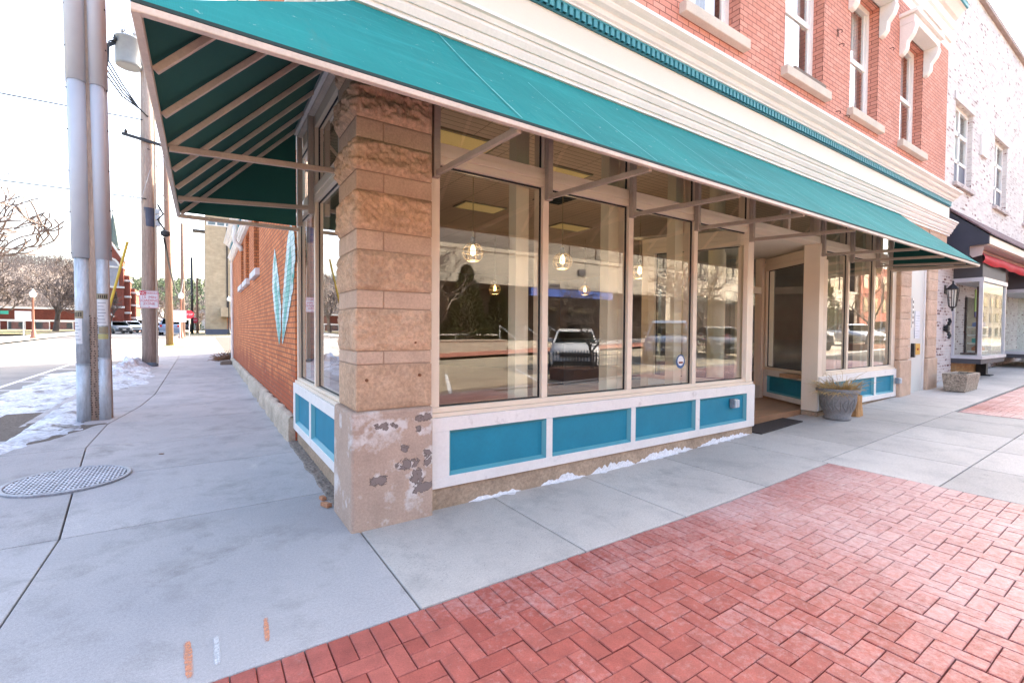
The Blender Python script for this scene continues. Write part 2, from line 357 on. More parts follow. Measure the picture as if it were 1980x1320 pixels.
# herringbone pavers with a soldier-course border
def pavers(name,x0,x1,y0,y1,right=True,left=False):
    pv=MB(); u=.1; g=.0018
    def pb(a,b,c,d):
        h=random.uniform(-.0022,.0022); t=random.uniform(-.002,.002)
        a+=g+random.uniform(0,.0012);b-=g+random.uniform(0,.0012);c+=g+random.uniform(0,.0012);d-=g+random.uniform(0,.0012)
        if b-a<.02 or d-c<.02: return
        z=lambda x,y:gz(x,y)+h
        k=.0035
        lo=[(a,c,z(a,c)-.05),(b,c,z(b,c)-.05),(b,d,z(b,d)-.05),(a,d,z(a,d)-.05)]
        md=[(a,c,z(a,c)-k),(b,c,z(b,c)-k+t),(b,d,z(b,d)-k+t),(a,d,z(a,d)-k)]
        hi=[(a+k,c+k,z(a,c)),(b-k,c+k,z(b,c)+t),(b-k,d-k,z(b,d)+t),(a+k,d-k,z(a,d))]
        pv.add(lo+md+hi,[(8,9,10,11)]+[(i,(i+1)%4,4+(i+1)%4,4+i) for i in range(4)]+[(4+i,4+(i+1)%4,8+(i+1)%4,8+i) for i in range(4)])
    n=int(round((x1-x0)/u))
    for i in range(n): pb(x0+i*u,x0+(i+1)*u,y1-.2,y1)
    xi1=x1
    if right:
        xi1=x1-.2
        for j in range(int(round((y1-.2-y0)/u))): pb(x1-.2,x1,y1-.2-(j+1)*u,y1-.2-j*u)
    xi0=x0
    if left:
        xi0=x0+.2
        for j in range(int(round((y1-.2-y0)/u))): pb(x0,x0+.2,y1-.2-(j+1)*u,y1-.2-j*u)
    NX=int(round((xi1-xi0)/u)); NY=int(round((y1-.2-y0)/u))
    for i in range(-1,NX+1):
        for j in range(-1,NY+1):
            v=(i-j)%4
            if v==0: r=(i,i+2,j,j+1)
            elif v==3: r=(i,i+1,j,j+2)
            else: continue
            a,b,c,d=max(r[0],0),min(r[1],NX),max(r[2],0),min(r[3],NY)
            if b<=a or d<=c: continue
            # j counts up from the kerb; the top row meets the soldier course
            Y0=y1-.2-NY*u
            pb(xi0+a*u,xi0+b*u,Y0+c*u,Y0+d*u)
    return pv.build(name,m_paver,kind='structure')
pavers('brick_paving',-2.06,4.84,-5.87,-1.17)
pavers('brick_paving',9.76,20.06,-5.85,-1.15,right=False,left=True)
# painted lines on the side street
pl=MB()
def pstripe(x0,y0,x1,y1,w):
    d=Vector((x1-x0,y1-y0,0)).normalized(); n=Vector((-d.y,d.x,0))*w/2; k=8
    for i in range(k):
        a=Vector((x0,y0,0)).lerp(Vector((x1,y1,0)),i/k); b=Vector((x0,y0,0)).lerp(Vector((x1,y1,0)),(i+1)/k)
        pl.poly([(p.x,p.y,gz(p.x,p.y)-.126) for p in (a-n,b-n,b+n,a+n)])
pstripe(-5.05,9,-5.0,26,.11)
for i in range(6): pstripe(-4.98,10.2+1.9*i,-3.3,9.5+1.9*i,.10)
pstripe(-8.0,22,-8.0,48,.1)
for i in range(9): 
    x=4+2.9*i; 
    d=Vector((.45,-1,0)).normalized(); a=Vector((x,-6.3,0)); b=a+d*5.0; n=Vector((-d.y,d.x,0))*.05
    pl.poly([(p.x,p.y,gz(p.x,p.y)-.116) for p in (a-n,b-n,b+n,a+n)])
pl.build('street_markings',m_paint,kind='structure')
# old snow along the kerb
def snowz(x,y):
    base=gz(x,y)-(.0 if x>-3.0 else .13)
    if x>-3.0: ed=(-2.05-.25*math.sin(y*.9)-.5*max(0,min(1,(8-y)/4))-x)
    else: ed=x+4.7+.5*noise.noise(Vector((y*.25,1.3,0)))
    if x>-3.0: ed-=0.25
    ed=min(ed,(y-3.2)*.4,(17.0-y)*.5)
    n=noise.noise(Vector((x*1.3,y*.5,2)))*.6+noise.noise(Vector((x*3.5,y*1.6,5)))*.5+noise.noise(Vector((x*9,y*5,9)))*.4
    t=.055*min(1,max(-1,ed*2.5))+.05*n
    hump=math.exp(-((x+3.0)/.55)**2-((y-14.2)/2.1)**2)*.20+math.exp(-((x+2.8)/.3)**2-((y-16.)/1.)**2)*.15
    t+=hump*(1+.8*n)
    return base+min(t,.8)-.012
sn=MB(); sn.grid(lambda u,v:(-5.6+3.9*u,2.6+15.2*v,snowz(-5.6+3.9*u,2.6+15.2*v)),110,260)
tag(sn.build('snow_bank',m_snow,kind='stuff',smooth=True),'melting dirty snow lying along the kerb of the side street','snow')
dm=MB()
def dirtz(x,y):
    return gz(x,y)+.006*min(1,max(-1,3*(.62-math.hypot((x+2.75)/.75,(y-5.6)/1.4)+.35*noise.noise(Vector((x*4,y*4,0)))))) 
dm.grid(lambda u,v:(-3.6+1.7*u,3.9+3.4*v,dirtz(-3.6+1.7*u,3.9+3.4*v)),60,80)
tag(dm.build('wet_gravel',m_dirt,kind='stuff',smooth=True),'dark wet gravel spread at the foot of the twin conduit pole','gravel')
gs=MB(); gs.grid(lambda u,v:(-2.9+1.4*u,28+8*v,gz(-2.9+1.4*u,28+8*v)+.02),3,8)
gs.build('grass_verge',mat('verge_grass',(.24,.26,.08),.95,var=.4,vs=2,fine=.3,fs=30),kind='structure')
lw=MB(); lw.grid(lambda u,v:(-60+45.5*u,60+60*v,gz(-60+45.5*u,60+60*v)+.02),20,20)
lw.build('lawn',mat('dry_lawn',(.20,.155,.08),.95,var=.25,vs=.3,fine=.25,fs=10,col2=(.16,.2,.07),c2lo=.5,c2hi=.6,c2s=.2),kind='structure')
# utility locate marks sprayed on the walk
m_or=sprayp('orange_marking_paint',(.80,.30,.14)); m_wm=sprayp('white_marking_paint',(.70,.71,.72))
def spray(name,label,m,p,q,w):
    mb=MB(); p=Vector((*p,0));q=Vector((*q,0)); d=(q-p).normalized(); n=Vector((-d.y,d.x,0)); 
    L_=[];R_=[]; k=26
    for i in range(k+1):
        t=i/k; c=p.lerp(q,t); ww=w/2*(1+.28*noise.noise(Vector((t*7,p.x*9,0))))*(1 if .08<t<.92 else .8)
        L_.append(c+n*ww); R_.append(c-n*ww*(1+.2*noise.noise(Vector((t*9,p.y*5,3)))))
    for i in range(k): mb.poly([(a.x,a.y,gz(a.x,a.y)+.003) for a in (L_[i],L_[i+1],R_[i+1],R_[i])])
    return tag(mb.build(name,m),label,'paint mark')
spray('paint_mark','short orange spray paint stroke nearer the frame bottom on the grey slab',m_or,(-1.02,-.80),(-1.0,-1.10),.032)
spray('paint_mark','faint white spray paint stroke between the two orange strokes',m_wm,(-.902,-.835),(-.90,-1.07),.028)
spray('paint_mark','short orange spray paint stroke close to the red brick edge',m_or,(-.682,-.80),(-.70,-1.02),.024)
# drain cover
mh=empty('drain_cover','round perforated iron drain cover set in the side walk slab','drain cover',(-2.03,2.6,gz(-2,2.6)))
r_=MB(); r_.lathe((-2.03,2.6,gz(-2,2.6)),[(.475,-.05),(.475,.012),(.468,.016),(.44,.016),(.434,.010)],48); r_.f=r_.f[:-2]; r_.m=r_.m[:-2]; r_.build('rim',m_iron,mh,smooth=False)
c_=MB(); z=gz(-2,2.6); c_.lathe((-2.03,2.6,z),[(.45,-.05),(.45,.009)],48); 
c_.build('hole_shade_disc',mat('drain_hole_shade',(.012,.012,.018),.6),mh)  # black disc above the slab, painting the shade inside the holes
b_=MB()
for i in range(-13,14):
    x=-2.03+i*.0315; h=math.sqrt(max(0,.425**2-(i*.0315)**2))
    if h>.05: b_.box(x-.0065,x+.0065,2.6-h,2.6+h,z+.008,z+.0145)
for j in range(-6,7):
    y=2.6+j*.066; h=math.sqrt(max(0,.425**2-(j*.066)**2))
    if h>.05: b_.box(-2.03-h,-2.03+h,y-.011,y+.011,z+.008,z+.014)
b_.build('grate',mat('grate_iron',(.46,.47,.52),.5,var=.3,vs=6,fine=.2),mh)

gp=MB()
def gapz(u,v):
    y=.25+2.95*v; x=-.035-.03*noise.noise(Vector((y*3,4,0)))+.15*u
    return (x,y,gz(x,y)+(-.004 if u==0 else .004+.022*abs(noise.noise(Vector((x*22,y*22,1))))))
gp.grid(gapz,10,130); m_gap=mat('pale_dirt',(.24,.20,.17),.95,fine=.45,fs=40,bump=.6,bs=30)
tag(gp.build('gutter_dirt',m_gap,kind='stuff',smooth=True),'crumbled dark dirt in the gap between the side walk and the shop base','dirt')
for k,(x,y,a,lab) in enumerate(((-.085,.62,.35,'broken orange brick chip nearest the stone pillar base'),(-.075,.80,.15,'broken brick chip just behind the nearest one'),(-1.35,3.25,.8,'small brown leaf lying on the side walk slab'))):
    q=MB(); L_,w_,h_=((.10,.05,.035),(.07,.045,.03),(.05,.03,.006))[k]
    c,s_=math.cos(a),math.sin(a); z0=gz(x,y)+.004
    P=lambda u,v,w:(x+u*c-v*s_,y+u*s_+v*c,z0+w)
    j=lambda:random.uniform(-.006,.006)
    q.hexa([P(-w_/2,-L_/2,0),P(w_/2,-L_/2,0),P(w_/2+j(),L_/2,0),P(-w_/2,L_/2+j(),0),P(-w_/2+.006,-L_/2+.006,h_+j()),P(w_/2-.006,-L_/2,h_),P(w_/2-.008,L_/2-.01,h_+j()),P(-w_/2,L_/2-.006,h_)])
    tag(q.build('brick_chip' if k<2 else 'dead_leaf',mat('chip_orange' if k<2 else 'leaf_brown',(.45,.22,.12) if k<2 else (.25,.12,.06),.9,fine=.2),bevel=.003 if k<2 else 0),lab,'brick chip' if k<2 else 'leaf')

sh=MB(); rr=random.Random(31)
for i in range(260):
    p=Vector((-.42+rr.uniform(0,.42),18.4+rr.uniform(-.7,.7),gz(0,18.4))); d=Vector((rr.gauss(0,.8),rr.gauss(0,.8),rr.uniform(.2,1))).normalized(); L_=rr.uniform(.15,.5); pts=[p]
    for k in range(3): d=(d+Vector((rr.gauss(0,.3),rr.gauss(0,.3),-.15))).normalized(); p=p+d*L_/3; pts.append(p)
    sh.tube(pts,.008,3,False)
tag(sh.build('dead_shrub',mat('dead_twigs',(.20,.11,.06),.95,var=.3)),'tangle of dead brown twigs at the far end of the side wall','shrub')
spb=MB(); spb.hexa([(-.42,15.9,gz(0,16)-.02),(-.06,15.9,gz(0,16)-.02),(-.06,16.6,gz(0,16)-.02),(-.42,16.6,gz(0,16)-.02),(-.40,15.93,gz(0,16)+.13),(-.08,15.93,gz(0,16)+.15),(-.08,16.57,gz(0,16)+.15),(-.40,16.57,gz(0,16)+.12)])
tag(spb.build('splash_block',mat('brown_block',(.20,.155,.125),.9,fine=.2),bevel=.02),'low brown splash block by the plinth at the far end of the wall','block')
# ------------------------------------------------------------------ corner building
BL=empty('corner_building','two storey red brick corner shop with cream cornice and teal panels under the windows','building',(6.9,10,0))
m_stone=mat('sandstone',(.56,.375,.25),.9,var=.22,vs=3,fine=.18,fs=35,bump=.8,bs=24,col2=(.62,.43,.30),c2lo=.5,c2hi=.7,c2s=4,island=.12,spec=.2)
m_stones=mat('smooth_sandstone',(.58,.415,.305),.85,var=.12,vs=4,fine=.1,fs=60,bump=.2,bs=60,col2=(.52,.36,.27),c2lo=.5,c2hi=.7,c2s=5,island=.1,spec=.2)
def basestone():
    m=mat('scarred_sandstone',(.47,.345,.27),.85,var=.12,vs=3,fine=.1,fs=60,bump=.25,bs=50,col2=(.66,.60,.56),c2lo=.56,c2hi=.68,c2s=3.2,spec=.2)
    t=m.node_tree; b=t.nodes['Principled BSDF']; old=b.inputs['Base Color'].links[0].from_socket
    g=t.nodes.new('ShaderNodeNewGeometry'); P=g.outputs['Position']; X,Y,Z=[sepz(t,P,i) for i in range(3)]
    def blob(cx,cz,rx,rz):
        u=math_(t,'POWER',math_(t,'ABSOLUTE',math_(t,'DIVIDE',math_(t,'SUBTRACT',X,cx),rx)),2.); v=math_(t,'POWER',math_(t,'ABSOLUTE',math_(t,'DIVIDE',math_(t,'SUBTRACT',Z,cz),rz)),2.)
        return ramp(t,math_(t,'SQRT',math_(t,'ADD',u,v)),.35,1.2,1,0)
    k=None
    # where the old paint has flaked: a row under the top edge, one ring, a cluster lower right
    for a in ((.20,.765,.17,.05),(.50,.80,.12,.05),(.47,.71,.05,.05),(.36,.575,.06,.055),(.40,.45,.15,.06),(.55,.47,.07,.10),(.46,.33,.07,.14),(.52,.245,.16,.05),(.17,.36,.10,.06)):
        q=blob(*a); k=q if k is None else math_(t,'MAXIMUM',k,q)
    front=ramp(t,Y,.05,.0)
    co=coord(t); n=noise_(t,13,6,.65,co,.8); w=math_(t,'MULTIPLY',k,front)
    v=math_(t,'ADD',n,math_(t,'MULTIPLY',w,.34))
    pale=ramp(t,math_(t,'ADD',noise_(t,5,4,.6,co),math_(t,'MULTIPLY',w,.16)),.60,.68,0,.8)
    c=mix(t,pale,old,(.70,.66,.63))
    c=mix(t,ramp(t,v,.725,.755),c,(.13,.10,.09)); c=mix(t,ramp(t,v,.76,.81),c,(.25,.20,.18))
    t.links.new(c,b.inputs['Base Color']); return m
m_base=basestone()
m_found=mat('stained_base',(.42,.31,.22),.9,var=.2,vs=3,fine=.2,fs=40,bump=.3,bs=40,spec=.2)
m_lime=mat('limestone_plinth',(.50,.42,.33),.9,var=.2,vs=2.5,fine=.15,fs=30,bump=.7,bs=9,spec=.2)
m_salt=mat('white_efflorescence',(.80,.79,.80),.95,var=.05,fine=.15,fs=60)
m_mortar=mat('sand_mortar',(.40,.28,.205),.95)
# --- stone pillar: courses wrap the front and the left side
def course(mb,x0,x1,z0,z1,rough,prot,y1=.52,step=.012,seed=0,chip=0):
    """front face at Y=-prot from x1 to x0, then left face at X=x0-prot"""
    L1=x1-x0 ; L2=y1; Ltot=L1+L2+prot
    nu=max(4,int(Ltot/step)); nv=max(2,int((z1-z0)/step))
    def fn(u,v):
        s=u*Ltot; z=z0+(z1-z0)*v
        e=min(1,(z-z0)/.035,(z1-z)/.035); ev=max(0,e)**.6
        if s<L1+prot/2:
            a=min(s,L1); p=Vector((x1-a*(L1+prot)/L1 if L1 else x1,0,0)); p.x=x1-(x1-x0+prot)*min(1,s/L1); nrm=Vector((0,-1,0)); eu=min(1,s/.05)
        else:
            b=(s-L1-prot/2)/(Ltot-L1-prot/2); p=Vector((x0,-prot+(y1+prot)*b,0)); nrm=Vector((-1,0,0)); eu=min(1,(1-b)*L2/.05)
        q=Vector((s*7,z*7,seed*3.7)); 
        h=0
        if rough:
            r1=noise.noise(q)*.5+.5; r2=noise.noise(q*2.7+Vector((3,1,2)))*.5; r3=noise.noise(q*7)*.25
            rid=1-abs(noise.noise(Vector((s*4,z*11,seed))))*1.6
            fr=abs(noise.noise(q*3.1+Vector((9,4,seed)))); h=rough*(.2+1.1*r1+.45*rid+.8*r2+.45*r3-.7*max(0,.25-fr)*3)
        h*=ev*max(0,eu)**.5
        off=prot*ev*eu if rough else prot
        if s<L1+prot/2: return (p.x,-(prot if not rough else prot*.3)-h,z)
        return (x0-(prot if not rough else prot*.3)-h,max(p.y,-prot),z)
    mb.grid(fn,nu,nv)
PL=MB(); PL.box(.005,.588,.005,.52,-.1,3.9); pc=PL.build('stone_pillar',m_mortar,BL)
cs=[(1.235,1.333,0),(1.338,1.652,1),(1.657,1.79,0),(1.795,2.085,1),(2.09,2.235,0),(2.24,2.525,1),(2.53,2.668,0),(2.672,2.905,1),(2.91,3.052,0),(3.057,3.31,1),(3.315,3.44,0),(3.445,3.70,1),(3.705,3.85,0)]
ra=[0,0,.006,.006,.012,.02,.026,.03]
ST=MB();SS=MB()
for i,(a,b,rg) in enumerate(cs):
    if rg: course(ST,0,.594,a,b,[.022,.026,.034,.042,.046,.048][min(5,i//2)],.006,seed=i)
    else:
        for bb in ((.203,.594,-.002,.3),(-.004,.198,-.006,.30),(-.003,.19,.304,.52)): SS=MB(); SS.box(*bb,a+.0015,b-.0015); SS.build('smooth_block',m_stones,pc,bevel=.008)
course(ST,0,.594,.893,1.23,.006,.006,seed=40)
ST.build('rough_block',m_stone,pc,smooth=True)
bs=MB(); n=1
bs.hexa([(-.05,-.035,-.1),(.60,-.035,-.1),(.60,.52,-.1),(-.05,.52,-.1),(-.045,-.03,.885),(.60,-.03,.885),(.60,.52,.885),(-.045,.52,.885)])
o=bs.build('base_block',m_base,pc,bevel=.022)
for x,z_ in ((.07,1.12),(.49,1.14),(.52,1.39),(.45,1.40)):
    q=MB(); q.lathe((x,-.012,z_),[(.012,.01),(.012,-.008),(.006,-.016)],10,'y'); q.build('bolt',mat('rust',(.22,.09,.04),.8),pc)
# pair of pillars flanking the side door
def small_pillar(x0,x1,seed):
    p=MB(); p.box(x0+.02,x1-.02,.03,.55,-.1,3.9); pp=p.build('stone_pillar',m_mortar,BL)
    a=MB(); z=.95; k=0
    while z<3.85:
        h=[.34,.16][k%2]*(1+.2*((k*7)%3-1)); h=min(h,3.86-z)
        if k%2==0: course(a,x0,x1,z+.004,z+h-.004,.008,.004,y1=.5,step=.03,seed=seed+k)
        else: a.box(x0,x1,.0,.5,z+.004,z+h-.004)
        z+=h;k+=1
    a.build('stone_course',m_stones,pp,smooth=False)
    b=MB(); b.box(x0-.03,x1+.03,-.03,.52,.1,.94); b.build('base_block',m_stones,pp,bevel=.03)
small_pillar(10.86,11.46,100); small_pillar(12.52,13.15,120)
# --- low wall under the shop windows
fw_=MB(); fw_.box(.6,5.5,.06,.3,-.1,.19); fw_.box(7.45,10.86,.06,.3,-.1,.19); fw_.box(.08,.3,.5,3.12,-.1,.215)
fw_.build('foundation',m_found,BL)
sa=MB()
def salt(x0,x1,y,hmax,seed):
    k=int((x1-x0)/.012); 
    up=[];fo=[]
    for i in range(k+1):
        x=x0+(x1-x0)*i/k; t=i/k; env=min(1,t*5,(1-t)*5)
        n=noise.noise(Vector((x*6,seed,0)))*.6+noise.noise(Vector((x*22,seed,4)))*.35
        h=max(0.,hmax*env*(.55+n)); w=max(0.,.055*env*(.6+noise.noise(Vector((x*11,seed,8)))))
        z=gz(x,0); up.append((x,y,min(.175,z+h))); fo.append((x,y-w))
    for i in range(k):
        z0,z1=gz(up[i][0],0),gz(up[i+1][0],0)
        if up[i][2]>z0+.004: sa.poly([(up[i][0],y-.004,z0),(up[i+1][0],y-.004,z1),(up[i+1][0],y-.002,max(z1,up[i+1][2])),(up[i][0],y-.002,up[i][2])])
        if y-fo[i][1]>.004: sa.poly([(fo[i][0],fo[i][1],z0+.004),(fo[i+1][0],fo[i+1][1],z1+.004),(up[i+1][0],y-.003,z1+.008),(up[i][0],y-.003,z0+.008)])
salt(.95,1.55,.06,.05,1); salt(1.75,2.35,.06,.09,2); salt(2.4,3.1,.06,.12,3); salt(3.1,4.15,.06,.12,4); salt(4.2,5.45,.06,.09,5)
tag(sa.build('salt_crust',m_salt,kind='stuff'),'white salt crust along the foot of the shop front base','salt')
# --- panelled stall riser: white frame round teal panels
def riser(name,A,B,z0,z1,cuts,n,parent=BL,end=.0):
    """from A to B (2d points) facing n; cuts = list of (s0,s1) panel spans along the run"""
    A=Vector((*A,0));B=Vector((*B,0)); L_=(B-A).length; d=(B-A)/L_; n=Vector((*n,0))
    def P(s,dep,z): p=A+d*s-n*dep; return (p.x,p.y,z)
    def bx(mb,s0,s1,d0,d1,a,b): mb.hexa([P(s0,d0,a),P(s1,d0,a),P(s1,d1,a),P(s0,d1,a),P(s0,d0,b),P(s1,d0,b),P(s1,d1,b),P(s0,d1,b)])
    fr=MB(); pz0,pz1=z0+.092,z1-.115
    bx(fr,0,L_,0,.06,z0,pz0); bx(fr,0,L_,0,.06,pz1,z1)
    s=0
    for a,b in list(cuts)+[(L_,L_)]:
        bx(fr,s,a,0.0005,.06,pz0,pz1); s=b
    R_=fr.build(name,m_trim,parent,bevel=.004)
    for a,b in cuts:
        p=MB(); bx(p,a,b,.045,.058,pz0,pz1); po=p.build('teal_panel',m_teal,R_)
        mo=MB(); w=.028
        q=[(a,pz0),(b,pz0),(b,pz1),(a,pz1)]; r=[(a+w,pz0+w),(b-w,pz0+w),(b-w,pz1-w),(a+w,pz1-w)]
        for i in range(4):
            j=(i+1)%4; mo.poly([P(q[i][0],.006,q[i][1]),P(q[j][0],.006,q[j][1]),P(r[j][0],.043,r[j][1]),P(r[i][0],.043,r[i][1])])
        mo.build('moulding',m_tealmold,po)
    return R_
riser('panelled_riser',(.605,.03),(5.5,.03),.183,.77,[(.17,1.20),(1.275,2.385),(2.455,3.55),(3.63,4.70)],(0,-1))
riser('panelled_riser',(7.45,.03),(10.88,.03),.215,.77,[(.16,1.10),(1.19,2.26),(2.35,3.25)],(0,-1))
riser('panelled_riser',(.035,3.12),(.035,.50),.20,.80,[(.13,1.07),(1.16,2.50)],(-1,0))
RA,RB=(8.35,1.42),(7.52,.10); rn=(-.846,.532)
riser('panelled_riser',RA,RB,.235,.77,[(.12,1.38)],rn)
LA,LB=(5.44,.10),(4.95,1.42); ln=(.937,.348)
riser('panelled_riser',LA,LB,.2,.77,[(.10,1.28)],ln)
# --- glazing: frames with panes below and above a transom
def glazing(name,A,B,n,mull,z=(.77,.85,2.87,3.045,3.67,3.84),fw=.07,dep=.12,upper=True,shades=None):
    A=Vector((*A,0));B=Vector((*B,0)); L_=(B-A).length; d=(B-A)/L_; n=Vector((*n,0))
    def P(s,dp,zz): p=A+d*s-n*dp; return (p.x,p.y,zz)
    def bx(mb,s0,s1,d0,d1,a,b): mb.hexa([P(s0,d0,a),P(s1,d0,a),P(s1,d1,a),P(s0,d1,a),P(s0,d0,b),P(s1,d0,b),P(s1,d1,b),P(s0,d1,b)])
    fr=MB(); za,zb,zc,zd,ze,zf=z
    bx(fr,0,L_,-.022,dep,za+.001,za+.035); bx(fr,0,L_,0,dep,za+.036,zb)
    # transom built up of three flat bars with shadow gaps
    h=(zd-zc)
    bx(fr,0,L_,.0,dep,zc,zc+h*.36); bx(fr,0,L_,-.008,dep,zc+h*.37,zc+h*.66); bx(fr,0,L_,.003,dep,zc+h*.67,zd)
    if upper: bx(fr,0,L_,0,dep,ze,zf)
    top=ze if upper else zd
    for s0,s1 in mull:
        for a,b in ((zb+.001,zc-.001),(zd+.001,ze-.001)) if upper else ((zb+.001,zc-.001),): bx(fr,s0,s1,.001,dep+.03,a,b)
    F=fr.build(name,m_alu,BL,bevel=.004)
    for (a0,a1),(b0,b1) in zip(mull,mull[1:]):
        for lo,hi in ((zb,zc),(zd,ze)) if upper else ((zb,zc),):
            g=MB(); w=.012
            for s0,s1,q0,q1 in ((a1,a1+w,lo,hi),(b0-w,b0,lo,hi),(a1+w,b0-w,lo,lo+w),(a1+w,b0-w,hi-w,hi)): bx(g,s0,s1,.038,.055,q0,q1)
            gk=g.build('gasket',m_gasket,F)
            p=MB(); bx(p,a1+.004,b0-.004,.044,.05,lo+.004,hi-.004); p.build('pane',m_glass,F)
    return F
mf=[(0,.095),(1.17,1.24),(2.355,2.43),(3.525,3.60),(4.74,4.89)]
glazing('shopfront_window',(.605,.075),(5.5,.075),(0,-1),mf)
glazing('shopfront_window',(7.45,.075),(10.86,.075),(0,-1),[(0,.11),(1.12,1.19),(2.27,2.34),(3.22,3.41)])
glazing('shopfront_window',(.08,3.12),(.08,.52),(-1,0),[(0,.11),(1.13,1.20),(2.45,2.6)],z=(.80,.87,2.87,3.05,3.67,3.84))
glazing('recess_window',RA,RB,rn,[(0,.06),(1.45,1.56)],z=(.77,.82,2.70,2.93,2.94,2.95),upper=False)
glazing('recess_window',LA,LB,ln,[(0,.06),(1.3,1.4)],z=(.77,.82,2.70,2.93,2.94,2.95),upper=False)
hd=MB(); hd.box(5.5,7.45,.06,.26,2.95,3.05); hd.build('header_beam',m_alu,BL,bevel=.005)
up=MB(); up.box(5.5,7.45,.07,.19,3.67,3.84); up.box(6.44,6.5,.08,.2,3.051,3.669); U=up.build('transom_frame',m_alu,BL)
for a,b in ((5.5,6.44),(6.5,7.45)):
    g=MB(); g.box(a+.004,b-.004,.12,.126,3.054,3.666); g.build('pane',m_glass,U)
po=MB(); po.box(7.43,7.58,.05,.30,.20,2.95); po.build('corner_post',m_alu,BL,bevel=.006)
sf=MB(); sf.poly([(5.3,.20,2.953),(4.6,1.6,2.953),(8.9,1.6,2.953),(7.9,.20,2.953)][::-1]); sf.build('recess_soffit',m_cream,BL)
# entrance doors at the back of the recess
eb=MB()
for x in (4.95,5.9,6.95,7.6,8.3): eb.box(x-.05,x+.05,1.42,1.56,.2,2.95)
eb.box(5.0,8.25,1.43,1.55,2.25,2.38); eb.box(5.0,5.85,1.43,1.55,.2,.45); eb.box(7.0,8.25,1.43,1.55,.2,.45)
E_=eb.build('entrance_frame',m_alu,BL,bevel=.004)
for a,b,c,d in ((5.0,5.85,.45,2.25),(7.0,7.55,.45,2.25),(7.65,8.25,.45,2.25),(5.0,5.85,2.38,2.95),(5.95,6.9,2.38,2.95),(7.0,8.25,2.38,2.95)):
    g=MB(); g.box(a,b,1.48,1.486,c,d); g.build('pane',m_glass,E_)
dr=MB()
for q in ((5.96,6.06,.22,2.24),(6.80,6.89,.22,2.24),(6.06,6.80,.22,.42),(6.06,6.80,2.12,2.24)): dr.box(q[0],q[1],1.44,1.50,q[2],q[3])
DR=dr.build('shop_door',m_alu,BL); g=MB(); g.box(6.06,6.80,1.466,1.472,.42,2.12); g.build('pane',m_glass,DR)
h=MB(); h.tube([(6.10,1.44,1.0),(6.10,1.38,1.0),(6.10,1.38,1.4),(6.10,1.44,1.4)],.012,8); h.build('handle',m_iron,DR)
# pale side door between the two right hand pillars
sdm=MB(); sdm.box(11.47,12.52,.06,.12,.2,3.9); SD=sdm.build('side_door',mat('pale_grey_door',(.62,.62,.58),.5,var=.03),BL)
for x in (11.53,12.47):
    q=MB(); q.box(x-.03,x+.03,.035,.06,.22,3.8); q.build('jamb',m_white,SD)
q=MB(); q.box(11.90,12.20,.045,.06,1.38,1.98); nb=q.build('notice',mat('paper_notice',(.66,.68,.72),.6),SD)
for i in range(9):
    q=MB(); q.box(11.93,11.93+random.uniform(.1,.24),.042,.045,1.43+.055*i,1.442+.055*i); q.build('line',mat('faint_print',(.45,.47,.5),.8),nb)
q=MB(); q.box(11.95,12.24,.042,.06,1.03,1.27); yb=q.build('bell_plate',mat('yellow_plate',(.62,.33,.03),.5),SD)
q=MB(); q.lathe((12.09,.042,1.15),[(.025,0),(.025,-.012)],12,'y'); q.build('button',mat('red_button',(.5,.05,.03),.4),yb)
q=MB(); q.box(11.72,11.80,.0,.06,.98,1.28); q.build('letter_box',m_black,SD)
q=MB(); q.box(11.70,11.77,.04,.06,1.62,2.25); nbp=q.build('number_plate',m_white,SD)
for i in range(5): q=MB(); q.box(11.715,11.755,.036,.04,1.70+.11*i,1.755+.11*i); q.build('figure',m_black,nbp)
q=MB(); q.box(13.2,13.38,.06,.24,.1,3.9); q.build('downpipe',mat('grey_pipe',(.36,.31,.28),.7,fine=.1),BL,bevel=.05)
lint=MB(); lint.box(10.8,13.8,.02,.3,3.3,3.87); lint.build('lintel',m_stones,BL)
# --- entablature: mouldings follow the front and turn the corner along the side
def mould(name,prof,m,y_end,x_end=13.84,parent=BL,y0=0.,x0=0.,ystart=None,bev=0):
    """prof: list of (projection, z). Runs along the front (Y=y0-p) and returns along the side (X=x0-p)."""
    mb=MB()
    def pt(i,p,z): return [(x0-p,y_end,z),(x0-p,y0-p,z),(x_end,y0-p,z)][i]
    vs=[];k=len(prof)
    for p,z in prof:
        for i in range(3): vs.append(pt(i,p,z))
    fs=[(j*3+i,j*3+i+1,(j+1)*3+i+1,(j+1)*3+i) for j in range(k-1) for i in range(2)]
    fs+=[tuple(j*3+2 for j in range(k)),tuple(j*3 for j in range(k))[::-1]]
    mb.add(vs,fs); return mb.build(name,m,parent)
mould('lower_cornice',[(-.3,3.80),(.02,3.80),(.02,3.845),(.05,3.85),(.05,3.885),(.065,3.885),(.085,3.93),(.085,3.955),(.10,3.955),(.125,4.0),(.125,4.03),(.14,4.03),(.155,4.065),(.175,4.075),(.175,4.10),(0,4.115),(-.3,4.115)],m_white,6.0)
mould('frieze',[(-.3,4.11),(0,4.11),(0,4.49),(-.3,4.49)],m_cream,6.0)
db=mould('dentil_band',[(-.2,4.482),(.02,4.482),(.02,4.50),(.012,4.50),(.012,4.585),(-.2,4.585)],m_dentilback,17.4)
def comb(pts2d,z0,z1,name,par):
    mb=MB(); n=len(pts2d); mb.add([(x,y,z0) for x,y in pts2d]+[(x,y,z1) for x,y in pts2d],[(i,i+1,n+i+1,n+i) for i in range(n-1)]); return mb.build(name,m_dentil,par)
pf=[];
for i in range(176):
    x=.02+i*.0785; pf+=[(x,-.0125),(x,-.042),(x+.046,-.042),(x+.046,-.0125)]
dt=comb(pf,4.502,4.576,'dentil_course',db)
pf=[]
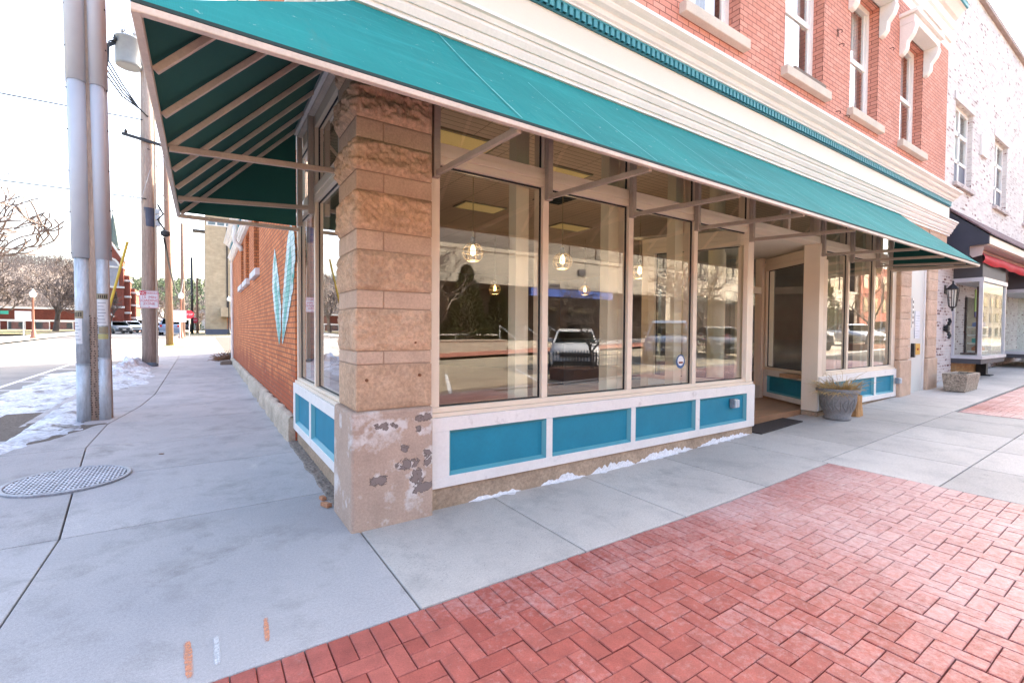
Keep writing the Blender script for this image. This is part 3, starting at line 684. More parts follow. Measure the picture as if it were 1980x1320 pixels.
for i in range(70):
    y=7+i*.15; pf+=[(-.0125,y),(-.042,y),(-.042,y+.09),(-.0125,y+.09)]
comb(pf,4.502,4.576,'dentil_course',db)
q=MB(); q.box(-.043,13.83,-.045,-.0127,4.577,4.590); q.build('dentil_fillet',m_dentil,db)
mould('upper_cornice',[(-.3,4.592),(.06,4.592),(.06,4.61),(.085,4.62),(.10,4.645),(.10,4.665),(.15,4.675),(.17,4.70),(.17,4.715),(.205,4.73),(.235,4.75),(.235,4.785),(.215,4.79),(-.08,4.83),(-.3,4.83)],m_white,17.6)
jm=MB()
for x in (1.1,3.42,6.2,8.9,11.6):
    jm.hexa([(x,-.19,3.83),(x+.006,-.19,3.83),(x+.006,.0,3.83),(x,.0,3.83),(x+.03,-.1775,4.10),(x+.036,-.1775,4.10),(x+.036,.0,4.10),(x+.03,.0,4.10)])
# side entablature from the windows back: lower member sits on the brick
mould('side_cornice',[(-.3,4.05),(-.04,4.05),(.02,4.06),(.02,4.10),(.06,4.12),(.06,4.17),(.10,4.20),(.10,4.235),(.0,4.24),(-.3,4.24)],m_white,17.6,x_end=-.03,y0=6.2)
sfz=MB(); sfz.box(.0,.3,6.0,17.4,4.241,4.481); sfz.build('side_frieze',m_cream,BL)
dpm=MB(); dpm.tube([(-.12,12.2,4.45),(-.16,12.2,4.2),(-.14,12.2,4.0),(.0,12.2,3.86),(.03,12.2,3.75)],.06,10); dpm.build('gutter_elbow',m_white,BL,smooth=True)
# --- upper front wall with its window openings
WX=[(1.45,2.68),(3.90,5.08),(6.26,7.49),(8.50,9.72),(10.87,12.15)]
uw=MB(); wallgrid(uw,(0,.1,0),(1,0,0),(0,0,1),(0,-1,0),.1,13.84,4.75,8.22,[(a,b,5.40,7.62) for a,b in WX],.3)
uw.build('upper_wall',m_brickup,BL)
def sash(x0,x1,z0,z1,y,n):
    fr=MB(); w=.10
    fr.box(x0,x0+w,y,y+.08,z0,z1); fr.box(x1-w,x1,y,y+.08,z0,z1); fr.box(x0+w,x1-w,y,y+.08,z1-.1,z1); fr.box(x0+w,x1-w,y,y+.08,z0,z0+.07)
    zm=(z0+z1)/2-.02; fr.box(x0+w,x1-w,y+.01,y+.075,zm-.04,zm+.04)
    F=fr.build('upper_window',m_white,BL,bevel=.005)
    for a,b,dy in ((z0+.07,zm-.04,.03),(zm+.04,z1-.1,.05)):
        s=MB(); s.box(x0+w,x0+w+.05,y+dy-.01,y+dy+.02,a,b); s.box(x1-w-.05,x1-w,y+dy-.01,y+dy+.02,a,b); s.box(x0+w+.05,x1-w-.05,y+dy-.01,y+dy+.02,a,a+.05)
        s.build('sash',m_white,F)
        g=MB(); g.box(x0+w+.05,x1-w-.05,y+dy,y+dy+.006,a+.05,b); g.build('pane',m_glass,F)
    c=MB()
    def fold(xa,xb):
        k=26
        for i in range(k):
            u0,u1=xa+(xb-xa)*i/k,xa+(xb-xa)*(i+1)/k
            f0,f1=.02*math.sin(u0*60+n),.02*math.sin(u1*60+n)
            c.poly([(u0,y+.18+f0,z0+.05),(u1,y+.18+f1,z0+.05),(u1,y+.18+f1,z1),(u0,y+.18+f0,z1)])
    fold(x0+.06,x0+(x1-x0)*.56) ; fold(x1-(x1-x0)*.24,x1-.06)
    c.build('curtain',m_curtain,F)
    si=MB(); si.box(x0-.1,x1+.1,.0,.26,5.265,5.398); si.build('sill',mat('sill_stone',(.60,.53,.44),.85,var=.1,fine=.08,bump=.2),F,bevel=.01)
    bk=MB(); bk.box(x0-.2,x1+.2,.85,.9,5.0,7.8); bk.build('room_back',mat('dim_room',(.55,.55,.58),.9),F)
    if n>2:
        h=MB(); a,b=x0-.14,x1+.14
        h.box(a,b,-.14,.13,7.62,7.78); h.box(a-.05,b+.05,-.2,.13,7.781,7.85)
        h.prism([(a-.05,-.2,7.851),(b+.05,-.2,7.851),((a+b)/2,-.2,8.16)],(0,.33,0))
        h.prism([(a+.18,-.23,7.875),(b-.18,-.23,7.875),((a+b)/2,-.23,8.07)],(0,.03,0))
        H=h.build('hood',m_white,F,bevel=.012)
        for xx in (a,b-.16):
            k=MB(); pr=[(.1,7.06),(.04,7.08),(-.02,7.16),(-.03,7.3),(-.12,7.42),(-.16,7.55),(-.14,7.62),(.1,7.62)]
            k.prism([(xx,y_,z_) for y_,z_ in pr],(.16,0,0)); k.build('bracket',m_white,H,bevel=.01)
for i,(a,b) in enumerate(WX): sash(a,b,5.40,7.62,.26,i)
wd=MB(); wd.box(6.42,7.42,.02,.1,5.399,5.46); wd.build('sill_board',mat('grey_board',(.20,.15,.12),.8,var=.3,vs=6),BL)
tc=[(-.1,8.20),(.0,8.20),(.02,8.35),(.06,8.37),(.06,8.62),(.10,8.66),(.10,8.84),(.16,8.86),(.26,8.98),(.3,9.0),(-.1,9.0)]
mould('top_cornice',tc,m_white,12,y0=.1,x0=.1)
mould('top_dentils',[(-.1,9.002),(.33,9.002),(.33,9.10),(-.1,9.10)],m_dentil,12,y0=.1,x0=.1)
mould('crown',[(-.1,9.102),(.34,9.102),(.36,9.15),(.45,9.26),(.5,9.3),(.5,9.38),(-.1,9.42)],m_white,12,y0=.1,x0=.1)
# iron hooks on the upper front
mh_=mat('rusty_iron',(.10,.05,.04),.7,metal=.5)
for x,z_,t in ((7.97,6.56,1),(8.05,6.36,0),(10.24,7.03,0),(7.98,5.22,0),(8.33,5.24,0)):
    q=MB(); q.tube([(x,.1,z_),(x,.05,z_),(x+.015,.03,z_-.015),(x+.025,.04,z_-.04),(x+.01,.045,z_-.05)],.007,6)
    if t: q.tube([(x,.09,z_+.03),(x,.085,z_-.1)],.008,6)
    q.build('wall_hook',mh_,BL)
# --- side wall, plinth, windows
SW=[(7.62,8.75,2.76,4.0),(10.05,11.2,2.76,4.0),(11.95,13.0,2.76,4.0)]
swm=MB(); wallgrid(swm,(.06,0,0),(0,1,0),(0,0,1),(-1,0,0),3.1,17.6,-.2,4.82,SW,.3)
swm.box(.065,.36,3.1,17.6,4.82,8.2); swm.box(.08,.3,.52,3.1,3.84,8.2)
swm.box(.36,13.8,17.3,17.6,-.2,8.2); swm.box(13.5,13.84,.5,17.3,-.2,9.2)
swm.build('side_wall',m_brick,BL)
caster=MB(); caster.box(.75,13.8,17.62,24.1,-.2,8.6); caster.build('unseen_shadow_caster',m_brick,BL)  # unseen mass added behind the shop to throw shadow over the side street
rf=MB(); rf.box(.12,13.5,.42,17.3,8.9,9.0); rf.build('roof',mat('flat_roof',(.12,.12,.12),.9),BL)
f2=MB(); f2.box(.4,13.5,.42,17.2,4.0,4.2); f2.build('upper_floor',mat('floor_boards',(.2,.14,.1),.8),BL)
for a,b,c,d in SW:
    fr=MB(); fr.box(.26,.31,a,a+.07,c,d); fr.box(.26,.31,b-.07,b,c,d); fr.box(.26,.31,a+.07,b-.07,c,c+.07); fr.box(.26,.31,a+.07,b-.07,d-.07,d)
    F=fr.build('side_window',m_white,BL)
    g=MB(); g.box(.28,.286,a+.07,b-.07,c+.07,d-.07); g.build('pane',m_glass2,F)
    s=MB(); s.box(-.03,.25,a-.12,b+.12,c-.15,c-.002); s.build('sill',mat('white_sill',(.7,.68,.68),.8,bump=.3),F,bevel=.015)
pk=MB(); pk.box(-.02,.06,3.13,17.6,-.1,.335); pk.build('plinth_core',m_lime,BL)
pm=MB(); y=3.12
while y<17.5:
    L_=random.uniform(.9,1.5); y2=min(17.6,y+L_)
    def fn(u,v,y=y,y2=y2):
        yy=y+.006+(y2-y-.012)*u; e=max(0,min(1,(yy-y)/.05,(y2-yy)/.05)); 
        pr=[(.056,.36),(.03,.372),(-.02,.36),(-.045,.30),(-.05,.15),(-.05,-.1)]
        k=v*5; i=min(4,int(k)); t=k-i; x=pr[i][0]*(1-t)+pr[i+1][0]*t; zz=pr[i][1]*(1-t)+pr[i+1][1]*t
        return (x-.03*noise.noise(Vector((yy*3,zz*5,1)))*1.2+.02*(1-e),yy,zz-.01*(1-e))
    pm.grid(fn,max(6,int(L_/.06)),15); y=y2
pm.build('plinth',m_lime,BL,smooth=True)
dsp=MB(); dsp.tube([(.02,17.3,4.0),(.02,17.3,.3)],.05,8); dsp.build('downpipe',m_white,BL)
# feather shaped mural halves painted on the side wall
def feather(spine,widths):
    mu=MB(); mi=MB(); k=60
    def ev(L,t):
        q=t*(len(L)-1); i=min(len(L)-2,int(q)); return [a+(b-a)*(q-i) for a,b in zip(L[i],L[i+1])]
    for i in range(k):
        a,b=[],[]
        for j,l in ((i,a),(i+1,b)):
            t=j/k; (yy,zz),(wl,wr)=ev(spine,t),ev(widths,t)
            sa_=1+.14*((t*11)%1-.5)*(1 if t>.12 else 0); l+= [yy-wl*sa_,yy+wr*sa_,zz,t]
        mu.poly([(.052,a[0],a[2]),(.052,a[1],a[2]),(.052,b[1],b[2]),(.052,b[0],b[2])])
        if .25<a[3]<.96:
            w=.28*min(1,(a[3]-.25)*5)
            f_=lambda l:((l[0]+l[1])/2-(l[1]-l[0])*w*.75,(l[0]+l[1])/2+(l[1]-l[0])*w*.75)
            p,q=f_(a),f_(b); mi.poly([(.049,p[0],a[2]),(.049,p[1],a[2]),(.049,q[1],b[2]),(.049,q[0],b[2])])
    o=mu.build('mural_feather',m_mural,BL); mi.build('feather_core',m_muralin,o)
feather([(5.05,2.80),(5.05,2.55),(4.95,2.2),(4.75,1.85),(4.6,1.5),(4.55,1.25)],[(.02,.02),(.25,.25),(.42,.42),(.42,.42),(.25,.25),(.02,.02)])
feather([(3.40,2.90),(3.38,2.75),(3.45,2.45),(3.65,2.05),(3.95,1.65),(4.2,1.27)],[(.03,.03),(.27,.29),(.43,.43),(.45,.45),(.30,.28),(.02,.02)])
# --- interior
m_int=mat('interior_wall',(.30,.24,.17),.9,var=.1,vs=.6)
def tiles():
    m=mat('ceiling_tiles',(.72,.56,.43),.9,var=.08,vs=1); t=m.node_tree; b=t.nodes['Principled BSDF']; old=b.inputs['Base Color'].links[0].from_socket
    n=t.nodes.new('ShaderNodeTexBrick'); n.offset=0
    for k,x in (('Scale',1),('Brick Width',.6),('Row Height',.1),('Mortar Size',.008),('Mortar Smooth',.1)): n.inputs[k].default_value=x
    t.links.new(coord(t,'UV'),n.inputs['Vector'])
    t.links.new(mix(t,n.outputs['Fac'],old,(.42,.32,.24)),b.inputs['Base Color']); return m
cl=MB(); cl.box(.37,13.4,.2,14,3.85,3.95); cl.build('shop_ceiling',tiles(),BL)
fl=MB(); fl.box(.31,13.4,.31,14,.1,.2); fl.build('shop_floor',mat('wood_floor',(.40,.22,.12),.35,var=.25,vs=2,stretch=(1,8,1)),BL)
bw=MB(); bw.box(.37,13.4,13.8,13.95,.2,3.85); bw.build('back_wall',m_int,BL)
pw=MB(); pw.box(.365,.40,3.2,13.8,.2,3.85); pw.build('inner_wall',m_int,BL); pw=MB(); pw.box(13.36,13.40,.4,13.8,.2,3.85); pw.build('inner_wall',mat('blue_grey_wall',(.30,.33,.40),.9),BL)
m_ledge=mat('ledge_wood',(.33,.19,.10),.4,var=.2,vs=3,stretch=(1,6,1))
for bb in ((.62,4.98,.21,.75,.70,.765),(7.62,10.8,.21,.75,.70,.765),(.21,.62,.76,3.1,.72,.795)):
    lg=MB(); lg.box(*bb); lg.build('window_ledge',m_ledge,BL)
for x,y in ((3.22,.52),(5.45,.62),(9.05,.55),(.62,.95)):
    q=MB(); q.lathe((x,y,.2),[(.15,0),(.15,.1),(.115,.12),(.11,3.5),(.13,3.55),(.14,3.65)],28); q.build('round_column',m_cream_col,BL,smooth=True)
for x in (1.62,2.86,4.02,8.52,9.66,10.6):
    q=MB(); q.box(x-.05,x+.10,.235,.36,.77,3.84); q.build('window_jamb',m_cream_col,BL)
cnt=MB(); cnt.box(6.2,10.5,5.0,5.7,.2,1.25); cnt.box(6.1,10.6,4.95,5.75,1.25,1.3); cnt.build('counter',mat('blue_counter',(.06,.09,.14),.5),BL)
# --- pendant lamps
m_brass=mat('warm_wire',(.40,.29,.16),.4,metal=.5); m_cord=mat('lamp_cord',(.40,.31,.18),.7)
m_bulb=emit('lit_bulb',(1,.66,.28),.9)
PN=empty('pendant_lamp','lit wire globe pendant lamp behind the first large pane beside the stone pillar','pendant lamp',(0,0,0),group='globe pendant lamps in the shop')
q=MB(); q.tube([(0,0,.17),(0,0,1.30)],.006,6); q.build('cord',m_cord,PN)
q=MB(); q.lathe((0,0,0),[(.02,.20),(.035,.17),(.035,.115),(.028,.10)],14); q.build('socket',m_iron,PN)
q=MB(); q.lathe((0,0,0),[(.012,.1),(.02,.08),(.038,.03),(.04,.0),(.03,-.035),(.004,-.05)],16); q.build('bulb',m_bulb,PN,smooth=True)
pl_=D.lights.new('bulb_glow','POINT'); pl_.energy=1.8; pl_.color=(1,.72,.45); pl_.shadow_soft_size=.06; bl=D.objects.new('bulb_glow',pl_); COL.objects.link(bl); bl.location=(0,0,-.17); setparent(bl,PN)
q=MB()
for k in range(8):
    a=k*PI/4; q.tube([(math.cos(a)*r,math.sin(a)*r,z_) for r,z_ in ((.035,.12),(.09,.095),(.135,.04),(.145,-.02),(.125,-.08),(.08,-.115))],.005,5)
for r,z_ in ((.145,-.01),(.08,-.115),(.105,.08)): q.tube([(r*math.cos(t*PI/12),r*math.sin(t*PI/12),z_) for t in range(25)],.0045,5,False)
q.build('cage',m_brass,PN)
pls=[(2.1,2.05,2.55,'behind the first large pane beside the stone pillar'),(3.58,1.95,2.55,'behind the second pane from the stone pillar'),(5.30,1.95,2.52,'behind the third pane from the stone pillar'),
 (10.2,.95,2.4,'in the far window bank beside the round column'),(5.0,6.2,2.5,'small and far back below the first one'),(7.3,5.5,2.55,'deep in the room behind the entrance recess'),(9.0,6.5,2.5,'farthest back over the dark counter')]
for i,(x,y,z_,w) in enumerate(pls):
    o=PN if i==0 else copy_tree(PN); o.location=(x,y,z_); o['label']='lit wire globe pendant lamp '+w if i!=0 else PN['label']
# --- recessed fluorescent fittings
m_lf=emit('lens_panel',(.80,.56,.22),.03)
cls=[(1.75,1.75,'nearest the stone pillar'),(3.5,1.95,'second along the front windows'),(5.6,2.2,'third along the front windows'),(3.5,4.3,'in the second row behind the first pane'),(6.0,4.6,'second in the row farther from the street'),(9.2,2.6,'over the far window bank')]
C0=None
for i,(x,y,w) in enumerate(cls):
    if C0 is None:
        C0=empty('ceiling_light','','ceiling light',(0,0,0),group='recessed ceiling lights in the shop')
        q=MB(); q.box(-.46,.46,-.25,.25,-.02,-.002); q.build('frame',mat('fitting_frame',(.3,.25,.16),.5),C0); q=MB(); q.box(-.42,.42,-.21,.21,-.026,-.021); q.build('lens',m_lf,C0); o=C0
    else: o=copy_tree(C0)
    o.location=(x,y,3.85); o['label']='recessed ceiling light with yellowish lens '+w
for i,(x,y,w) in enumerate(((2.5,2.5,'next to the light nearest the pillar'),(4.3,3.0,'above the second and third panes'))):
    e=empty('ceiling_vent','dark square ceiling vent '+w,'vent',(x,y,3.85),group='ceiling vents'); q=MB(); q.box(x-.3,x+.3,y-.3,y+.3,3.835,3.849); q.build('plate',m_black,e)
    q=MB()
    for k in range(5): q.box(x-.26,x+.26,y-.24+.11*k,y-.2+.11*k,3.826,3.834)
    q.build('louvre',m_gasket,e)
# --- outlet boxes, sticker, mat
for (x,w) in ((5.0,'on the teal panel nearest the entrance recess'),(10.72,'at the end of the far teal panels by the pillar')):
    e=empty('outlet_box','grey metal weatherproof outlet box '+w,'outlet box',(x,.04,.53),group='outlet boxes on the shop front')
    z_=.54; y0=.0 if x>6 else .07
    q=MB(); q.box(x-.055,x+.055,y0-.06,y0,z_-.06,z_+.06); q.build('box',m_iron,e,bevel=.008); q=MB(); q.box(x-.045,x+.0,y0-.085,y0-.061,z_-.05,z_+.05); q.box(x+.006,x+.05,y0-.085,y0-.061,z_-.05,z_+.05); q.build('cover',m_galv,e,bevel=.006)
st=empty('door_sticker','round blue and white sticker low on the glass near the entrance','sticker',(3.95,.117,1.13))
q=MB(); q.lathe((3.95,.1165,1.13),[(.085,0),(.085,-.0012)],32,'y'); q.build('rim',mat('sticker_blue',(.03,.10,.25),.4),st)
q=MB(); q.lathe((3.95,.1145,1.14),[(.06,0),(.06,-.0012)],32,'y'); q.build('face',mat('sticker_white',(.75,.77,.8),.4),st)
q=MB(); q.box(3.91,3.99,.1118,.1128,1.105,1.13); q.build('band',mat('sticker_brown',(.25,.08,.06),.4),st)
e=MB(); zz=gz(6.2,.6)
e.hexa([(5.55,-.05,gz(5.5,0)+.003),(6.85,.0,gz(6.85,0)+.003),(6.95,1.3,gz(6.9,0)+.003),(5.5,1.3,gz(5.5,0)+.003),(5.55,-.05,gz(5.5,0)+.018),(6.85,.0,gz(6.85,0)+.018),(6.95,1.3,gz(6.9,0)+.018),(5.5,1.3,gz(5.5,0)+.018)])
tag(e.build('door_mat',mat('brown_mat',(.045,.035,.032),.95,fine=.5,fs=90)),'dark worn mat on the floor of the entrance recess','mat')
# ------------------------------------------------------------------ awning
AW=empty('awning','long green canvas awning on a beige metal frame wrapped round the shop corner','awning',(5,0,2.7))
def canvasmat():
    m,t,N,L,b=nt('teal_canvas'); co=coord(t)
    c=mix(t,ramp(t,noise_(t,.8,5,.6,co),.3,.7),(.001,.165,.162),(.002,.225,.215))
    c=mix(t,ramp(t,noise_(t,3.2,6,.7,coord(t,'Object',(.25,2.5,2.5))),.52,.75,0,.55),c,(.025,.32,.305))
    c=mix(t,ramp(t,noise_(t,1.7,7,.75,coord(t,'Object',(2.2,.6,.6)),.8),.60,.74,0,.6),c,(.05,.19,.17))
    c=mix(t,ramp(t,noise_(t,16,4,.7,co),.66,.70,0,.6),c,(.35,.45,.40))
    w=N.new('ShaderNodeTexWave'); w.inputs['Scale'].default_value=60; w.inputs['Distortion'].default_value=1.5; L.new(co,w.inputs['Vector'])
    c=mix(t,1.,c,ramp(t,w.outputs['Fac'],0,1,.93,1.07),'MULTIPLY')
    L.new(c,b.inputs['Base Color']); b.inputs['Roughness'].default_value=.85; b.inputs['Specular IOR Level'].default_value=.2
    L.new(bump_(t,noise_(t,2.0,4,.55,coord(t,'Object',(1.5,.5,.5))),.5,.05),b.inputs['Normal']); return m
m_can=canvasmat()
m_under=mat('shaded_canvas_underside',(.010,.10,.088),.85,var=.06,vs=2,fine=.05,fs=120)  # same canvas, with the shade of its underside put into the colour
m_hem=mat('dark_hem',(.02,.05,.05),.8)
m_seam=mat('faded_seam',(.12,.42,.40),.8,var=.2,vs=8)
ZT,ZB=3.875,2.73; PX,PY=-1.15,-1.225; XR=10.42
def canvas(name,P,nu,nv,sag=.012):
    """P(u,v): v=0 at the wall, 1 at the hem; outer face teal, inner face darkened to paint its shade"""
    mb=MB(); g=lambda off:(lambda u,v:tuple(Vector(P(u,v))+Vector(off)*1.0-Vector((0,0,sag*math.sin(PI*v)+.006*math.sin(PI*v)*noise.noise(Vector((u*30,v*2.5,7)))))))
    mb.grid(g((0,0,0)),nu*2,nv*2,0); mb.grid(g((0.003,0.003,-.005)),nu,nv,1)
    return mb.build(name,[m_can,m_under],AW,smooth=True)
FC=canvas('front_canvas',lambda u,v:((0+PX*v)*(1-u)+(XR+.22-.22*v)*u,PY*v,ZT+(ZB-ZT)*v),36,8)
canvas('side_canvas',lambda u,v:(PX*v,(PY*v)*(1-u)+2.62*u,ZT+(ZB-ZT)*v),14,8)
def tri(name,pts,off):
    mb=MB(); mb.poly(pts,0); mb.poly([tuple(Vector(p)+Vector(off)) for p in pts][::-1],1); return mb.build(name,[m_can,m_under],AW)
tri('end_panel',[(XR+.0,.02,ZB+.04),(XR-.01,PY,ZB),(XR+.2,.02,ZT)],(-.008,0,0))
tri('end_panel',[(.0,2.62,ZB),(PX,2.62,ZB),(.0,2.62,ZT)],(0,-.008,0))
hm=MB(); hm.beam((PX-.004,PY-.004,ZB-.012),(XR+.01,PY-.006,ZB-.012),.010,.014); hm.beam((PX-.006,PY,ZB-.012),(PX-.006,2.63,ZB-.012),.010,.014); hm.build('hem',m_hem,FC)
sm=MB()
xs_=[.62,1.22,1.82,2.42,3.0,3.6,4.2,4.8,5.4,6.0,6.6,7.2,7.8,8.4,9.0,9.6,10.1]
for i,x in enumerate(xs_):
    w=.006 if i%2 else .010
    sm=MB()
    k=14
    for j in range(k):
        a,b=j/k,(j+1)/k
        if i!=0 and a<.3: continue
        if i==0: w=.005+.011*max(0,noise.noise(Vector((a*9,2,0)))+.5)
        A_=Vector((x,PY*a,ZT+(ZB-ZT)*a+.010-.012*math.sin(PI*a)));B_=Vector((x,PY*b,ZT+(ZB-ZT)*b+.010-.012*math.sin(PI*b))); n_=Vector((w/2,0,0))
        sm.poly([A_-n_,A_+n_,B_+n_,B_-n_])
    sm.build('seam',m_seam,FC)
# frame: hem rail, ribs under the canvas, wall posts and braces
rl=MB(); rl.beam((PX-.01,PY+.01,ZB-.035),(XR,PY+.01,ZB-.035),.035,.03); rl.build('hem_rail',m_frame,AW,bevel=.004)
rl=MB(); rl.beam((PX+.005,PY-.005,ZB-.035),(PX+.005,2.62,ZB-.035),.032,.035); rl.build('hem_rail',m_frame,AW,bevel=.004)
rl=MB(); rl.beam((PX,2.60,ZB-.045),(.03,2.60,ZB-.045),.04,.04); rl.build('hem_rail',m_frame,AW,bevel=.004)
rl=MB(); rl.beam((XR-.03,PY,ZB-.045),(XR-.01,.03,ZB-.01),.04,.04); rl.build('hem_rail',m_frame,AW,bevel=.004)
m_post=mat('brown_post',(.42,.345,.29),.55,var=.12,vs=5,fine=.06)
def rib(p,q):
    r=MB(); r.beam(p,q,.028,.034); return r.build('rib',m_frame,AW,bevel=.004)
dz=.035
for y in (-.73,-.18,.37,.91,1.45,1.99,2.52):
    t=min(1,max(0,y/PY)) if y<0 else 0
    rib((PX*t,y,ZT+(ZB-ZT)*t-dz),(PX+.03,y,ZB-dz))
rib((0,0,ZT-dz),(PX+.02,PY+.02,ZB-dz))
for x in xs_[1::2]: rib((x,-.02,ZT-.085),(x,PY+.10,ZB+.015))
def post(x,y):
    r=MB(); r.box(x-.028,x+.028,y-.028,y+.028,2.735,3.84)
    return r.build('wall_post',m_post,AW,bevel=.004)
def brace(p,q):
    r=MB(); r.beam(p,q,.032,.042); return r.build('brace',m_post,AW,bevel=.004)
for x in (.645,1.81,2.97,4.13,5.36,7.50,8.62,9.76,10.40):
    post(x,.035); brace((x,.01,2.765),(x-.02,PY+.035,ZB-.042))
post(.035,.56); brace((.02,.54,2.80),(PX+.03,.36,ZB-.045))
post(.04,1.93); post(.04,2.62); brace((.02,1.93,2.80),(PX+.03,1.78,ZB-.045))
rl=MB(); rl.beam((.04,.05,3.80),(.04,2.62,3.80),.05,.05); rl.build('wall_rail',m_frame,AW)
# ------------------------------------------------------------------ urn, rock, trough
ux,uy=7.52,-.21; uz=gz(ux,uy)
m_urn=mat('cast_stone',(.25,.24,.235),.9,var=.2,vs=4,fine=.15,fs=40,bump=.4,bs=25)
UR=empty('urn_planter','grey cast stone urn with raised leaf band and dried straw coloured plant','planter',(ux,uy,uz))
q=MB(); k=48; US=.87; UZ=1.06; prof=[(r*US,z_*UZ) for r,z_ in [(.20,0),(.215,.012),(.215,.04),(.20,.05),(.225,.12),(.265,.25),(.295,.37),(.305,.40),(.335,.412),(.345,.43),(.345,.455),(.335,.47),(.30,.472),(.285,.44),(.27,.40)]]
vs=[]
for r,z_ in prof:
    for j in range(k):
        t=2*PI*j/k; rr=r
        if .13<z_<.36: pass
        vs.append((ux+rr*math.cos(t),uy+rr*math.sin(t),uz+z_))
q.add(vs,[(i*k+j,i*k+(j+1)%k,(i+1)*k+(j+1)%k,(i+1)*k+j) for i in range(len(prof)-1) for j in range(k)]); UP=q.build('pot',m_urn,UR,smooth=True)
q=MB()
for j in range(14):
    t0=2*PI*j/14
    for s_ in (-1,1):
        pts=[];
        for i in range(9):
            a=i/8; t=t0+s_*.16*math.sin(a*PI)*(1)+.05*math.sin(a*9); z_=.13+.21*a; r=.225+(.265-.225)*(z_-.12)/.13 if z_<.25 else .265+.03*(z_-.25)/.12
            pts.append((ux+US*(r+.003)*math.cos(t),uy+US*(r+.003)*math.sin(t),uz+UZ*z_))
        q.tube(pts,[.004,.008,.012,.012,.010,.012,.010,.007,.003],6)
q.build('leaf_relief',m_urn,UP,smooth=True)
q=MB(); q.lathe((ux,uy,uz+.44),[(.24,-.02),(.241,0.0)],32); q.build('soil',mat('potting_soil',(.05,.035,.025),.95,fine=.5,bump=1),UR)
m_straw=mat('dry_straw',(.52,.36,.16),.9,var=.3,vs=9)
q=MB(); rr=random.Random(3)
for i in range(420):
    a=rr.uniform(0,2*PI); r0=rr.uniform(0,.21); big=rr.random()<.35
    d=Vector((-1,-.15,.25)) if big and rr.random()<.5 else Vector((math.cos(a)*.8,math.sin(a)*.8,.5+rr.random()*.7))
    p=Vector((ux+math.cos(a)*r0,uy+math.sin(a)*r0,uz+.44)); L_=rr.uniform(.10,.24)*(1.6 if big else 1); pts=[p]
    for k_ in range(4):
        d=(d+Vector((rr.uniform(-.35,.35),rr.uniform(-.35,.35),-.12))).normalized(); p=p+d*L_/3.; pts.append(p)
    q.tube(pts,[.0035,.0038,.0032,.0025,.002],3,False)
q.build('dried_plant',m_straw,UR)
rk=MB(); n_=14
def rfn(u,v):
    th=u*2*PI; ph=v
    c,s_=math.cos(th),math.sin(th); w=1/max(abs(c),abs(s_))**.75
    r=.125*w*(1+.14*noise.noise(Vector((c*2,s_*2,v*3))))*(1.0-.12*v)
    z_=.36*v
    return (8.03+r*c*.95,-.24+r*s_*.9,uz+z_-.01+(.03*noise.noise(Vector((c*3,s_*3,1))) if v>.9 else 0))
rk.grid(rfn,28,10); rk.poly([rfn(i/28,1) for i in range(28)])
tag(rk.build('rock',mat('orange_sandstone',(.44,.24,.10),.9,var=.3,vs=6,fine=.15,bump=.8,bs=14,stretch=(1,1,.5)),smooth=False),'upright orange sandstone rock standing behind the grey urn','rock')
# exposed aggregate trough
bx_,by_=12.42,-.12; bz=gz(12.4,0)
TR=empty('trough_planter','tan pebble faced rectangular trough planter with dark soil by the whitewashed pier','planter',(bx_,by_,bz))
m_agg=mat('pebble_aggregate',(.34,.28,.22),.95,var=.15,vs=4,fine=.5,fs=28,bump=1.2,bs=45)
bx0,bx1,by0,by1=12.5,13.5,-.68,-.27
q=MB(); t=.05
lo=[(bx0+.05,by0+.04),(bx1-.05,by0+.04),(bx1-.05,by1-.03),(bx0+.05,by1-.03)]
for i,(nm) in enumerate('abcd'): pass
o_=[(bx0,by0),(bx1,by0),(bx1,by1),(bx0,by1)]; i_=[(bx0+.06,by0+.06),(bx1-.06,by0+.06),(bx1-.06,by1-.06),(bx0+.06,by1-.06)]
rings=[[(x,y,bz+.012) for x,y in lo],[(x,y,bz+.34) for x,y in o_],[(x,y,bz+.40) for x,y in o_],[(x,y,bz+.40) for x,y in i_],[(x,y,bz+.30) for x,y in i_]]
vs=sum(rings,[]); q.add(vs,[(a*4+j,a*4+(j+1)%4,a*4+4+(j+1)%4,a*4+4+j) for a in range(4) for j in range(4)]+[(3,2,1,0)])
q.build('trough',m_agg,TR,bevel=.012)
q=MB(); q.box(bx0+.06,bx1-.06,by0+.06,by1-.06,bz+.30,bz+.345); q.build('soil',D.materials['potting_soil'],TR)
q=MB()
for x in (bx0+.12,bx1-.2): q.box(x,x+.08,by0+.06,by1-.06,bz-.01,bz+.0115)
q.build('foot',m_black,TR)
